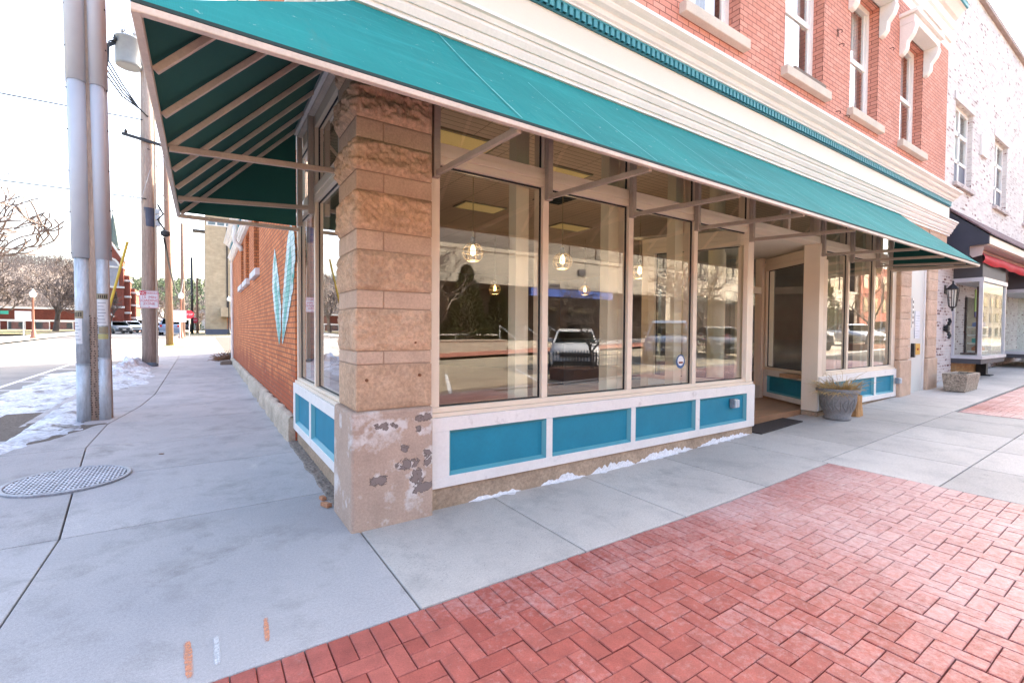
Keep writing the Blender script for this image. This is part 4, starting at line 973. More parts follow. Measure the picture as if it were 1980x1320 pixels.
# ------------------------------------------------------------------ whitewashed neighbour
NB=empty('whitewashed_building','two storey whitewashed brick building with black mansard hood and bay display windows','building',(22,6,0))
NW=[(14.95,16.5,5.35,7.40),(18.85,20.4,5.35,7.40),(22.8,24.3,5.35,7.4)]
q=MB(); wallgrid(q,(0,.2,0),(1,0,0),(0,0,1),(0,-1,0),13.85,33,4.30,10.55,NW,.3); 
q.box(13.86,33,.45,9,4.3,10.4); q.box(13.86,33,.7,9,.0,4.3)
q.build('upper_wall',m_wbrick,NB)
q=MB(); q.box(13.46,15.18,.20,.7,.0,4.3); q.build('brick_pier',m_wbrick2,NB)
q=MB(); q.box(13.84,33,.10,.6,10.551,10.68); q.build('coping',mat('coping_stone',(.38,.30,.28),.8,var=.2),NB)
for a,b,c,d in NW:
    fr=MB(); m_=(a+b)/2; t=.09
    for x0,x1,z0,z1 in ((a,a+t,c,d),(b-t,b,c,d),(m_-.05,m_+.05,c+t,d-t),(a+t,b-t,d-t,d),(a+t,b-t,c,c+t),(a+t,b-t,c+.62,c+.70),(a+t,b-t,d-.72,d-.62)):
        fr.box(x0,x1,.30,.36,z0,z1)
    F=fr.build('upper_window',m_white,NB)
    for x0,x1 in ((a+t,m_-.05),(m_+.05,b-t)):
        g=MB(); g.box(x0,x1,.33,.336,c+.70,d-.72); g.box(x0,x1,.33,.336,d-.62,d-t); g.build('pane',m_glassn,F)
        g=MB(); g.box(x0,x1,.32,.35,c+t,c+.62); g.build('lower_panel',mat('slate_panel',(.11,.12,.16),.6),F)
    s=MB(); s.box(a-.08,b+.08,.12,.34,c-.10,c-.002); s.build('sill',m_wbrick2,F)
    s=MB(); s.box(a-.12,b+.12,.175,.22,d+.002,d+.2); s.build('lintel',mat('pale_lintel',(.68,.62,.60),.85),F)
    s=MB(); s.box(a-.2,b+.2,.43,.445,c-.2,d+.2); s.build('room_back',D.materials['dim_room'],F)
q=MB(); q.box(17.25,17.85,.14,.2,6.5,7.1); V_=q.build('vent_cover',m_white,NB,bevel=.01)
q=MB()
for k in range(6): q.box(17.3,17.8,.128,.139,6.55+.085*k,6.60+.085*k)
q.build('louvre',m_trim,V_)
m_navy=mat('navy_cheek',(.030,.034,.055),.55,var=.2,vs=1.5); m_shing=mat('brown_shingles',(.16,.10,.11),.95,var=.3,vs=4,fine=.3,fs=40,bump=.6,bs=30)
m_char=mat('charcoal_panel',(.07,.068,.078),.6,var=.08)
q=MB(); q.prism([(14.3,.2,4.56),(14.3,-.6,3.80),(14.3,-.6,3.60),(14.3,-.26,3.585),(14.3,-.26,3.29),(14.3,.2,3.29)],(.08,0,0)); HD=q.build('hood_cheek',m_navy,NB)
q=MB(); q.prism([(14.26,.2,4.60),(14.26,-.64,3.80),(14.26,-.64,3.84),(14.26,.2,4.66)],(18,0,0)); q.build('hood_roof',m_shing,NB)
q=MB(); q.box(14.38,32,-.60,-.54,3.60,3.79); q.build('hood_fascia',m_cream,NB)
q=MB(); q.box(14.38,32,-.54,.6,3.585,3.60); q.box(15.3,32,.1,.6,3.0,3.585); q.build('hood_soffit',mat('soffit_board',(.42,.40,.39),.8),NB)
def scal(u): return .03*math.sin(u*40)
VA=empty('red_awning','red fabric valance rolled up under the cream fascia of the whitewashed building','awning',(18,-.5,3.4))
q=MB(); q.grid(lambda u,v:(14.75+14*u,-.30-.16*math.sin(v*PI*.75)+.03*math.sin(u*31)*v,3.52-.30*v+.018*math.sin(u*57)*v),90,8); q.build('valance',mat('red_canvas',(.50,.015,.03),.75,var=.1,vs=2),VA,smooth=True)
q=MB(); q.tube([(14.7,-.30,3.53),(28.9,-.30,3.53)],.05,10); q.build('roller',mat('roller_pink',(.45,.25,.22),.7),VA)
q=MB(); q.prism([(14.42,-.5,3.58),(14.42,-.46,3.36),(14.42,-.3,3.32),(14.42,-.22,3.44),(14.42,-.1,3.58)],(.03,0,0)); q.build('end_bracket',mat('pale_bracket',(.5,.4,.38),.7),VA)
def bay(x0,x1,yf,yb,nm):
    q=MB(); q.box(x0,x1,yf,yb,.86-.12,.86); B=q.build(nm,m_char,NB)
    q=MB(); q.box(x0-.03,x1+.03,yf-.03,yb,.861,.94); q.box(x0-.02,x1+.02,yf-.02,yb,2.80,2.90)
    for x,y in ((x0,yf),(x1-.07,yf),(x0,yb-.07)): q.box(x,x+.07,y,y+.07,.941,2.799)
    q.build('bay_frame',mat('silver_frame',(.62,.62,.66),.35,metal=.3),B)
    q=MB(); q.box(x0+.02,x1-.02,yf+.02,yb,2.901,3.5); q.build('bulkhead',m_char,B)
    q=MB(); q.box(x0+.08,x1-.08,yf+.03,yf+.036,.95,2.79); q.build('pane',m_glassn,B); q=MB(); q.box(x0+.03,x0+.036,yf+.08,yb-.08,.95,2.79); q.build('pane',m_glassn,B); q=MB(); q.box(x1-.036,x1-.03,yf+.08,yb-.08,.95,2.79); q.build('pane',m_glassn,B)
    return B
B1=bay(15.16,17.55,-.36,.22,'display_bay'); bay(20.4,24,-.8,.5,'display_bay')
q=MB(); q.box(15.7,15.95,-.15,.15,.95,.99);q.box(16.3,16.36,-.1,-.02,.95,2.75); q.build('display_stand',mat('display_brown',(.10,.05,.04),.6),B1)
q=MB(); q.box(16.55,17.4,.05,.07,2.1,2.7); q.build('poster',mat('poster_green',(.35,.5,.12),.5),B1); q=MB(); q.box(16.55,17.4,.045,.065,1.95,2.09); q.build('poster_band',mat('poster_violet',(.06,.05,.22),.5),B1)
for k in range(4):
    q=MB(); q.box(16.5,17.45,-.05,.18,1.0+.22*k,1.03+.22*k); q.build('shelf',m_white,B1)
    q=MB()
    for j in range(6): q.box(16.54+.15*j,16.63+.15*j,.0,.1,1.031+.22*k,1.10+.22*k+random.uniform(0,.06))
    q.build('shelf_goods',mat('goods%s'%'abcd'[k],[(.5,.2,.1),(.1,.4,.35),(.55,.5,.4),(.2,.25,.45)][k],.6),B1)
q=MB(); q.box(15.25,17.5,.12,.5,.1,.74); q.build('bay_base',m_tanbrick,NB)
q=MB(); q.box(17.5,20.6,.66,.72,.3,3.0); q.box(20.3,25,.45,.6,.1,.74); q.build('shop_wall',m_wbrick2,NB)
q=MB(); q.box(17.05,17.25,-.1,.1,gz(17,0),.739); q.box(16.95,17.35,-.2,.2,gz(17,0),gz(17,0)+.03); q.build('bay_post',m_black,NB)
q=MB(); q.box(18.4,19.4,.6,.65,.3,2.6); q.build('entry_door',mat('dark_door',(.06,.04,.035),.5),NB)
LN=empty('wall_lantern','black coach lantern with clear panes fixed to the whitewashed brick pier','lantern',(14.5,.2,2.35))
lx,ly,lz=14.5,.02,2.36
q=MB(); q.lathe((lx,ly,lz),[(.15,.26),(.155,.28),(.09,.36),(.03,.42),(.02,.46),(.03,.48),(.012,.52)],6); q.lathe((lx,ly,lz),[(.02,-.36),(.035,-.33),(.02,-.30),(.08,-.25),(.085,-.23)],6); q.build('cap',m_black,LN)
q=MB()
for j in range(6):
    a=j*PI/3; q.beam((lx+.085*math.cos(a),ly+.085*math.sin(a),lz-.23),(lx+.145*math.cos(a),ly+.145*math.sin(a),lz+.26),.014,.014)
q.build('cage',m_black,LN)
q=MB(); q.lathe((lx,ly,lz),[(.08,-.23),(.138,.258)],6); q.build('pane',m_glassn,LN)
q=MB(); q.tube([(lx,ly+.02,lz+.3),(lx,.2,lz+.3)],.015,6); q.box(lx-.05,lx+.05,.17,.2,lz+.15,lz+.4); q.build('arm',m_black,LN); LN.scale=(.85,.85,.85)
q=MB(); 
for s_ in (-1,1):
    q.tube([(14.5,.19,1.62+s_*.02),(14.5,.10,1.62+s_*.10),(14.56,.09,1.62+s_*.17),(14.5,.10,1.62+s_*.24)],.03,8); q.tube([(14.5,.10,1.62+s_*.1),(14.44,.09,1.62+s_*.16)],.03,8)
q.lathe((14.5,.12,1.62),[(.09,.03),(.09,-.02),(.03,-.03)],8,'y')
tag(q.build('wall_ornament',m_black),'small black scrolled ornament on the pier below the coach lantern','ornament')
# ------------------------------------------------------------------ utility poles
PA=empty('utility_pole','near weathered wooden pole flanked by two grey conduits','utility pole',(-2.36,6.2,gz(-2.3,6.2)))
gA=gz(-2.3,6.2); lean=.012
q=MB(); q.tube([(-2.315,6.19,gA-.2),(-2.335,6.19,gA+2.4),(-2.42,6.25,gA+11.)],[.185,.175,.13],20); q.build('pole',mat('tan_pole_wood',(.44,.33,.26),.9,var=.22,vs=3,fine=.22,fs=20,bump=.5,bs=18,stretch=(6,6,.35)),PA,smooth=True)
q=MB(); rr=random.Random(5)
for i in range(44):
    z_=gA+.05+i*.036
    for j in range(9):
        if rr.random()<.12: continue
        a=math.radians(-150+j*15+rr.uniform(-3,3)); r=.187
        x,y=-2.318+r*math.cos(a),6.19+r*math.sin(a); d=Vector((-math.sin(a),math.cos(a),0))*.0095
        p=Vector((x,y,z_)); n_=Vector((math.cos(a),math.sin(a),0))*.002
        q.poly([p-d+n_,p+d+n_,p+d+n_+Vector((0,0,.015)),p-d+n_+Vector((0,0,.015))])
q.build('staple_marks',m_nail,PA)
for x,y,r,zs,nm in ((-2.455,6.05,.09,.86,0),(-2.225,6.07,.082,.95,1)):
    q=MB(); q.tube([(x,y,gA-.1),(x,y,gA+zs)],r,20); q.tube([(x,y,gA+zs),(x,y,gA+zs+.012)],r+.004,20); q.tube([(x,y,gA+zs+.012),(x-.01,y,gA+2.6)],r-.002,20); c=q.build('conduit',m_galv,PA,smooth=False)
    for p in c.data.polygons: p.use_smooth=len(p.vertices)==4
    q=MB(); w=r+(.022 if nm==0 else .008); pts=[]
    # U shaped cover: half round front with flanges nailed to the pole
    def ush(z_,dx):
        return [(x+dx-w-.03,y+.12,z_),(x+dx-w,y+.10,z_)]+[(x+dx-w*math.cos(t*PI/10),y-w*math.sin(t*PI/10),z_) for t in range(11)]+[(x+dx+w,y+.10,z_),(x+dx+w+.03,y+.12,z_)]
    for a,b in ((2.48,5.2),(5.12,8.6)):
        w=r+(.022 if nm==0 else .008)-(.008 if a<5 else 0)
        e=.0
        A_=ush(gA+a,-.01-.011*(a-2.48));B_=ush(gA+b,-.01-.011*(b-2.48)); n_=len(A_)
        q.add(A_+B_,[(i,i+1,n_+i+1,n_+i) for i in range(n_-1)])
    cv_=q.build('conduit_cover',m_pvc,PA,smooth=True)
    so_=cv_.modifiers.new('Solid','SOLIDIFY'); so_.thickness=.006
    q=MB()
    for k in range(9):
        for s_ in (-1,1): q.lathe((x-.012-k*.007+s_*(w+.018),y+.10,gA+2.6+k*.62+s_*.04),[(.009,.01),(.009,-.012)],8,'y')
    q.build('nail',m_black,PA)
    q=MB()
    for k in range(4):
        q.box(x+(r if nm==0 else -r-.02),x+(r+.02 if nm==0 else -r),y-.01,y+.06,gA+.25+k*.6,gA+.30+k*.6)
    q.build('strap',m_nail,PA)
    # warning labels: bent plates round the conduit
    def plate(z0,z1,a0,a1,m,nm_,par,rr_=.003):
        p=MB(); p.grid(lambda u,v:(x+(r+rr_)*math.cos(math.radians(a0+(a1-a0)*u)),y+(r+rr_)*math.sin(math.radians(a0+(a1-a0)*u)),gA+z0+(z1-z0)*v),12,2); return p.build(nm_,m,par)
    m_lab=D.materials.get('label_white') or mat('label_white',(.72,.73,.74),.5); m_tan=D.materials.get('label_tan') or mat('label_tan',(.30,.26,.17),.5); m_lin_=D.materials.get('label_line') or mat('label_line',(.28,.30,.34),.6)
    if nm==0:
        L_=plate(1.18,1.56,-172,-88,m_lab,'warning_label',c); plate(1.565,1.68,-172,-80,m_tan,'label_head',L_,.004)
        for k in range(6): plate(1.24+.05*k,1.25+.05*k,-165,-100-10*(k%3),m_lin_,'label_line',L_,.005)
        for k in range(5): plate(1.59,1.655,-160+15*k,-152+15*k,m_black,'label_mark',L_,.006)
    else:
        L_=plate(1.46,1.86,-140,-40,m_lab,'warning_label',c); plate(1.865,1.95,-145,-40,m_tan,'label_head',L_,.004)
        for k in range(7): plate(1.50+.05*k,1.51+.05*k,-130,-60-9*(k%3),m_lin_,'label_line',L_,.005)
        for k in range(5): plate(1.88,1.93,-120+15*k,-112+15*k,m_black,'label_mark',L_,.006)
        plate(1.34,1.44,-120,-40,D.materials['label_tan'],'label_tail',L_,.003); plate(1.25,1.33,-130,-40,mat('label_yellow',(.48,.45,.20),.5),'label_tail',L_,.003)
def simple_pole(name,label,x,y,h,r0,r1,m,dx=0.,dy=0.):
    g=gz(x,y); e=empty(name,label,'utility pole',(x,y,g),group='utility poles along the side walk')
    q=MB(); q.tube([(x,y,g-.3),(x+dx*.5,y+dy*.5,g+h*.5),(x+dx,y+dy,g+h)],[r0,(r0+r1)/2,r1],16); q.build('pole',m,e,smooth=True); return e
PB=simple_pole('utility_pole','thick pale wooden pole carrying a transformer and a loading zone sign',-2.42,16.3,13,.21,.15,m_wood)
gB=gz(-2.42,16.3); PB['group']='utility poles along the side walk'
q=MB(); q.lathe((-2.42,16.3,gB),[(.235,-.02),(.235,.10),(.215,.13)],20); q.build('base_collar',mat('blue_collar',(.12,.16,.2),.7),PB)
q=MB(); q.lathe((-2.40,16.3,gB),[(.192,4.66),(.196,5.28)],20); q.build('wrap',mat('dark_wrap',(.06,.075,.12),.5,var=.2),PB)
q=MB(); 
for k in range(3): q.box(-2.22,-2.10,16.1,16.3,gB+4.7+k*.2,gB+4.86+k*.2)
q.build('steps',m_galv,PB)
q=MB(); q.tube([(-2.20,16.14,gB+.1),(-2.22,16.15,gB+9)],.03,6); q.build('ground_wire_cover',mat('pale_moulding',(.5,.42,.33),.8),PB)
q=MB(); q.tube([(-2.62,16.15,gB+.3),(-2.215,16.12,gB+2.8),(-2.21,16.12,gB+3.6)],.012,6)
TX=empty('transformer','pale grey round transformer can hung high on the sign pole','transformer',(-2.86,16.2,9.95))
tx,ty,tz=-2.86,16.15,10.4
q=MB(); q.lathe((tx,ty,tz),[(.30,-.48),(.335,-.46),(.345,-.40),(.345,.34),(.37,.36),(.37,.40),(.33,.43),(.10,.47)],24); TXB=q.build('tank',mat('transformer_grey',(.27,.295,.31),.4),TX,smooth=True); TXB.data.polygons.foreach_set('use_smooth',[len(p.vertices)==4 for p in TXB.data.polygons])
q=MB()
for a in (-.3,.3): q.lathe((tx+a*.5,ty,tz),[(.03,.42),(.06,.46),(.03,.5),(.06,.54),(.03,.58),(.05,.62),(.02,.7)],10)
q.build('bushing',mat('porcelain',(.35,.36,.36),.3),TX)
q=MB(); q.box(tx+.30,tx+.42,ty-.06,ty+.2,tz-.25,tz-.15); q.box(tx+.30,tx+.42,ty-.06,ty+.2,tz+.15,tz+.25); q.box(tx+.39,tx+.44,ty-.1,ty+.1,tz-.3,tz+.3); q.build('bracket',m_galv,TX)
q=MB()
for k in range(4):
    x0=tx-.36; q.tube([(tx-.3,ty-.12-.03*k,tz+.25-.06*k),(x0-.10-.05*k,ty-.2,tz+.1-.1*k),(x0-.12-.02*k,ty-.2,tz-.5-.15*k),(x0+.2,ty-.1,tz-1.1-.13*k),(-2.6,ty-.05,tz-1.75),(-2.38,ty-.05,tz-1.95)],.022,6)
q.build('lead_cable',m_wire,TX,smooth=True)
q=MB()
for k in range(3): q.lathe((tx-.31,ty-.16-.06*k,tz+.2),[(.03,-.05),(.045,0),(.03,.05),(.02,.1)],8)
q.build('terminal',m_wire,TX)
IN=empty('line_insulator','grey string of insulators hanging above the transformer','insulator',(-2.66,16.2,11.2))
q=MB(); q.lathe((-2.62,16.1,11.25),[(.02,0),(.06,.05),(.09,.1),(.09,.35),(.05,.38),(.03,.5),(.09,.55),(.09,.8),(.05,.85),(.02,1.3)],12); q.build('insulator_string',D.materials['porcelain'],IN)
q=MB(); q.tube([(-2.62,16.1,11.25),(-2.9,16.1,11.15),(-3.0,16.1,10.95),(-2.95,16.1,10.85)],.008,5); q.build('jumper',m_wire,IN)
# loading zone sign
SG=empty('parking_sign','white sign lettered NO PARKING 15 MIN LOADING ZONE on the thick pale pole','sign',(-2.4,16.05,2.1))
m_sw=mat('sign_white',(.74,.74,.78),.5); m_red=mat('sign_red',(.55,.03,.06),.5)
sx0,sx1,sz0,sz1=-2.66,-2.145,2.145,2.73; sy=16.06
def rrect(mb,x0,x1,z0,z1,r,y0,y1):
    pts=[]
    for cx,cz,a0 in ((x1-r,z1-r,0),(x0+r,z1-r,90),(x0+r,z0+r,180),(x1-r,z0+r,270)):
        for k in range(5): a=math.radians(a0+22.5*k); pts.append((cx+r*math.cos(a),y0,cz+r*math.sin(a)))
    mb.prism(pts,(0,y1-y0,0))
q=MB(); rrect(q,sx0,sx1,sz0,sz1,.03,sy-.004,sy); P_=q.build('sign_panel',m_sw,SG)
q=MB()
for a,b,c,d in ((sx0+.012,sx1-.012,sz1-.024,sz1-.012),(sx0+.012,sx1-.012,sz0+.012,sz0+.024),(sx0+.012,sx0+.024,sz0+.024,sz1-.024),(sx1-.024,sx1-.012,sz0+.024,sz1-.024)): q.box(a,b,sy-.0065,sy-.0045,c,d)
q.build('border',m_red,P_)
q=MB(); q.box(sx0+.024,sx0+.185,sy-.0065,sy-.0045,sz1-.155,sz1-.026); q.build('red_block',m_red,P_)
def st_(s,sz,x,z_,m): return text_obj(s,sz,'lettering',m,P_,(x,sy-.008,z_),(PI/2,0,0),.0008)
st_('NO',.125,sx0+.105,sz1-.092,m_sw); o=st_('PARKING',.082,sx0+.347,sz1-.092,m_red)
st_('15  MIN',.115,(sx0+sx1)/2,sz1-.225,m_red); st_('LOADING',.115,(sx0+sx1)/2,sz1-.335,m_red); st_('ZONE',.115,(sx0+sx1)/2,sz1-.44,m_red)
q=MB(); q.prism([((sx0+sx1)/2-.02,sy-.0065,sz0+.055),((sx0+sx1)/2+.02,sy-.0065,sz0+.055),((sx0+sx1)/2,sy-.0065,sz0+.03)],(0,.002,0)); q.build('arrow',m_red,P_)
q=MB(); q.box(-2.42,-2.38,sy,16.12,2.3,2.6); q.build('bracket',m_galv,SG)
PCc=simple_pole('utility_pole','leaning brown wooden pole standing in the grass verge',-2.6,32,14,.2,.13,m_wood2,dx=-.12)
PD=simple_pole('utility_pole','reddish wooden pole behind the near street lamp',-2.35,47,10.1,.17,.12,m_wood2)
q=MB()
for z_ in (8.8,7.6,6.5): q.box(-3.2,-2.35,46.9,47,z_,z_+.06)
q.build('crossarm',m_galv,PD)
PE=simple_pole('utility_pole','dark slim pole beyond the cross street',-2.1,76,10.4,.16,.13,m_black)
q=MB()
for z_ in (8.8,7.6): q.box(-3.4,-2.1,75.9,76,z_,z_+.08)
q.build('crossarm',m_black,PE)
simple_pole('utility_pole','pale far pole with orange foot beyond the dark slim pole',-1.6,92,9,.2,.13,m_wood2)
# small cross arm on pole B
q=MB(); q.beam((-3.05,16.1,7.75),(-1.75,16.1,7.55),.06,.09); q.lathe((-2.95,16.1,7.75),[(.03,.02),(.05,.08),(.03,.15)],8); q.lathe((-1.9,16.1,7.6),[(.03,-.02),(.06,-.1),(.02,-.2)],8); q.build('crossarm',m_black,PB)
q=MB(); q.tube([(-2.15,16.05,5.6),(-2.0,16.05,5.3),(-2.15,16.05,5.1),(-1.98,16.05,4.8),(-2.0,16.05,4.6)],.028,8); q.lathe((-1.95,16.05,4.6),[(.05,-.05),(.13,0),(.13,.12),(.05,.18)],10); q.build('splice',m_wire,PB)
# ------------------------------------------------------------------ wires
def wire(label,p,q,sag,r=.012,n=18,name='wire'):
    p=Vector(p);q=Vector(q); mb=MB(); mb.tube([p.lerp(q,i/n)-Vector((0,0,sag*4*(i/n)*(1-i/n))) for i in range(n+1)],r,6); return tag(mb.build(name,m_wire,smooth=True),label,'wire')
wire('cable crossing the sky from the left to the transformer pole, just under the can',(-30,11,8.5),(-2.42,16.2,8.35),.7,.018)
wire('thin line just above the cable that meets the transformer pole',(-30,11.5,8.8),(-2.42,16.3,9.0),.4,.007)
wire('lower cable crossing the sky halfway up the transformer pole',(-30,13,5.6),(-2.45,16.1,5.75),.15,.016)
wire('cable from the transformer pole running away to the leaning brown pole',(-2.35,16.2,8.3),(-2.72,32,9.2),.5,.02)
wire('heavy cable from the splice running down the line of far poles',(-1.98,16.0,4.5),(-2.3,47,5.8),1.6,.035,24)
wire('continuation of the heavy cable past the reddish pole',(-2.3,47,5.8),(-2.0,76,6.5),.8,.03)
wire('upper line between the leaning brown pole and the reddish pole',(-2.65,32,10),(-3.1,47,8.8),.5,.014)
wire('middle line between the leaning brown pole and the reddish pole',(-2.65,32,8.4),(-3.1,47,7.6),.5,.014)
wire('lowest line between the leaning brown pole and the reddish pole',(-2.65,32,7.2),(-3.1,47,6.5),.4,.014)
wire('line from the reddish pole to the dark slim pole',(-3.1,47,8.8),(-3.3,76,8.9),.6,.014)
wire('high line falling steeply past the transformer from above',(-3.9,13.5,14),(-2.9,16.1,10.9),.0,.012)
wire('cable leaving the transformer pole to the right behind the canopy',(-2.4,16.1,7.4),(.5,19,7.2),.1,.014)
wire('thin guy line with a bead running up past the transformer',(-2.8,15,4.1),(-2.35,17.5,12),.0,.006)
GY=empty('guy_guard','yellow guy wire guard leaning beside the conduit pole with its stay','guy wire',(-3.3,15.2,.2))
q=MB(); q.tube([(-3.32,15,1.9),(-2.83,15,4.13)],.035,8); q.build('guard',mat('guard_yellow',(.62,.45,.06),.6),GY)
q=MB(); q.tube([(-3.75,15,gz(-3,15)-.1),(-3.32,15,1.9),(-2.3,15.6,6.6)],.006,5); q.build('stay',m_galv,GY)
# ------------------------------------------------------------------ street lamps and small signs
def lamp(label,x,y,h,m,proto=[None]):
    g=gz(x,y); e=empty('street_lamp',label,'street lamp',(0,0,0),group='globe street lamps')
    q=MB(); q.lathe((0,0,0),[(.22,0),(.22,.12),(.16,.2),(.14,.5),(.09,.6),(.075,1.2),(.06,h-.5),(.10,h-.42),(.06,h-.36),(.12,h-.28)],14); q.build('column',m,e,smooth=True)
    q=MB(); q.lathe((0,0,h),[(.10,-.28),(.17,-.2),(.21,-.05),(.20,.08),(.12,.2),(.06,.24),(.05,.3),(.01,.38)],16); q.build('globe',mat_globe,e,smooth=True)
    e.location=(x,y,g); return e
mat_globe=mat('lamp_globe',(.8,.8,.8),.3); m_lampred=mat('lamp_brown',(.28,.12,.08),.6); 
lamp('brown street lamp with white globe on the far kerb before the bare trees',-11.85,47.2,3.45,m_lampred)
lamp('brown street lamp with white globe in front of the reddish pole',-2.45,45.9,3.7,m_lampred)
lamp('black street lamp with white globe beside the tan tower block',1.75,62,4.2,m_black)
def sign(name,label,x,y,z0,z1,w,m,poleh,shape='rect'):
    g=gz(x,y); e=empty(name,label,'sign',(x,y,g))
    q=MB(); q.tube([(x,y,g),(x,y,poleh)],.03,6); q.build('post',m_galv,e)
    q=MB()
    if shape=='rect': q.box(x-w/2,x+w/2,y-.05,y-.035,z0,z1)
    else: q.prism([(x+w/2*math.cos(PI/8+k*PI/4)*1.08,y-.05,(z0+z1)/2+w/2*math.sin(PI/8+k*PI/4)*1.08) for k in range(8)],(0,.015,0))
    P_=q.build('sign_panel',m,e); return e,P_
sign('street_sign','small white board on a post left of the brown street lamp',-11.9,45,1.95,2.65,.85,m_sw,2.5)
e,P_=sign('stop_sign','red octagonal stop sign beside the reddish pole',-1.92,48.2,2.35,3.1,.75,m_red,3.1,'oct'); text_obj('STOP',.24,'lettering',m_sw,P_,(-1.92,48.14,2.725),(PI/2,0,0),.001)
sign('street_sign','white board mounted on the lamp in front of the reddish pole',-2.52,45.6,2.0,3.0,.9,m_sw,2.9)
e,P_=sign('stop_sign','smaller red octagonal stop sign far beyond the cross street',-1.85,78,2.2,3.0,.8,m_red,3.0,'oct'); text_obj('STOP',.24,'lettering',m_sw,P_,(-1.85,77.94,2.6),(PI/2,0,0),.001)
sign('street_sign','green street name plate at the left edge of the view',-13.3,45,2.40,2.65,1.3,mat('sign_green',(.02,.28,.20),.5),2.6)
# ------------------------------------------------------------------ bare trees
m_bark=mat('grey_bark',(.09,.07,.06),.95,var=.25,vs=3,fine=.2); m_twig=mat('pale_twig',(.13,.10,.088),.95,var=.2)
def bare(seed,h,spread=1.,lean=(0,0),rm=.02,trunk=.28,levels=6,fork=.28):
    rr=random.Random(seed); T=MB();B=MB(); RM=rm*h/10
    def grow(p,d,L_,r,lv):
        n=4 if lv<3 else 3; r=max(r,RM); pts=[p];q=p;dd=d
        for i in range(n):
            j=(.05 if lv==0 else .16) if lv<2 else .28
            dd=(dd+Vector((rr.gauss(0,j),rr.gauss(0,j),rr.gauss(0,j*.6)+.03*(1 if lv>1 else 0)))).normalized(); q=q+dd*L_/n; pts.append(q)
        r1=max(RM,r*.66)
        (T if lv<2 else B).tube(pts,[r+(r1-r)*i/n for i in range(n+1)],7 if lv<2 else (4 if lv<4 else 3),False)
        if lv>=levels: return
        k=4 if lv==0 else rr.choice([2,3,3,3])
        for i in range(k):
            t=rr.uniform(.45,1) if i else 1.; pp=pts[min(n,max(1,int(round(t*n))))]
            az=rr.uniform(0,2*PI); tilt=rr.uniform(.35,.8)*spread if lv else rr.uniform(.5,.95)*spread
            o=dd.orthogonal().normalized(); o=Matrix.Rotation(az,3,dd)@o
            nd=(dd*math.cos(tilt)+o*math.sin(tilt)).normalized()
            if nd.z<-.1: nd.z=abs(nd.z)*.3
            grow(pp,nd,L_*rr.uniform(.66,.86),r1*rr.uniform(.75,.95),lv+1)
    grow(Vector((0,0,-.1)),Vector((lean[0],lean[1],1)).normalized(),h*fork,trunk,0)
    return T,B
TREES={}
def tree(kind,label,x,y,rz,s=1.,group=None,base=None):
    if kind not in TREES:
        T,B=bare(*KIND[kind][0],**KIND[kind][1]); e=empty('bare_tree','','tree',(0,0,0)); a=T.build('trunk',m_bark,e,smooth=True); b=B.build('branches',m_twig if kind!=2 else mat('light_twig',(.20,.16,.13),.9),e); TREES[kind]=e
    else: e=copy_tree(TREES[kind])
    e.location=(x,y,gz(x,y) if base is None else base); e.rotation_euler=(0,0,rz); e.scale=(s,s,s); e['label']=label
    if group: e['group']=group
    return e
KIND={0:((11,16),dict(spread=1.0,trunk=.36,levels=6,fork=.21)),1:((23,14.5),dict(spread=.95,trunk=.30,levels=6,fork=.19)),2:((5,6.5),dict(spread=.9,trunk=.10,levels=6,fork=.26,rm=.013))}
G_='bare trees on the far side of the street'
tree(0,'large bare tree whose limbs enter from the left edge of the view',-13.6,40,2.2,1.45,G_)
tree(1,'spreading bare tree right of the brown street lamp by the low brick school',-15.9,75,.4,1.05,G_)
tree(1,'bare tree farther left in front of the school wall',-24,82,2.0,1.1,G_)
tree(0,'bare tree partly hidden by the near conduit pole',-14.6,92,1.1,.85,G_)
tree(0,'bare tree standing behind the leftmost end of the school',-34,100,3.3,1.15,G_)
tree(1,'bare tree between the church and the near pole base',-11.2,80,5.0,.62,G_)
tree(1,'small bare tree beyond the parked cars right of the sign pole',-7.0,112,4.0,.8,G_)
tree(0,'bare tree down the street left of the dark slim pole',-5.2,135,.9,.8,G_)
tree(1,'bare tree down the street just left of the tan tower block',-1.6,150,2.9,.8,G_)
# ------------------------------------------------------------------ low brick school
m_school=brickmat('school_brick',(.13,.03,.02),(.16,.045,.03),(.14,.06,.05))
SCB=empty('brick_school','long low red brick school with white window band behind the bare trees','building',(-26,112,.97))
q=MB(); q.box(-60,-19.5,110,124,.6,4.6); q.build('wall',m_school,SCB)
q=MB(); q.box(-60.1,-19.4,109.9,124.1,4.601,4.95); q.build('parapet',m_white,SCB)
q=MB(); q.box(-60,-19.45,109.93,110,2.45,2.75); q.build('band',m_white,SCB)
for i in range(13):
    x=-59+3.05*i; fr=MB(); fr.box(x,x+2.2,109.9,109.99,1.0,2.44); F=fr.build('window',m_white,SCB); g=MB(); g.box(x+.12,x+2.08,109.88,109.899,1.1,2.36); g.build('pane',m_glass2,F)
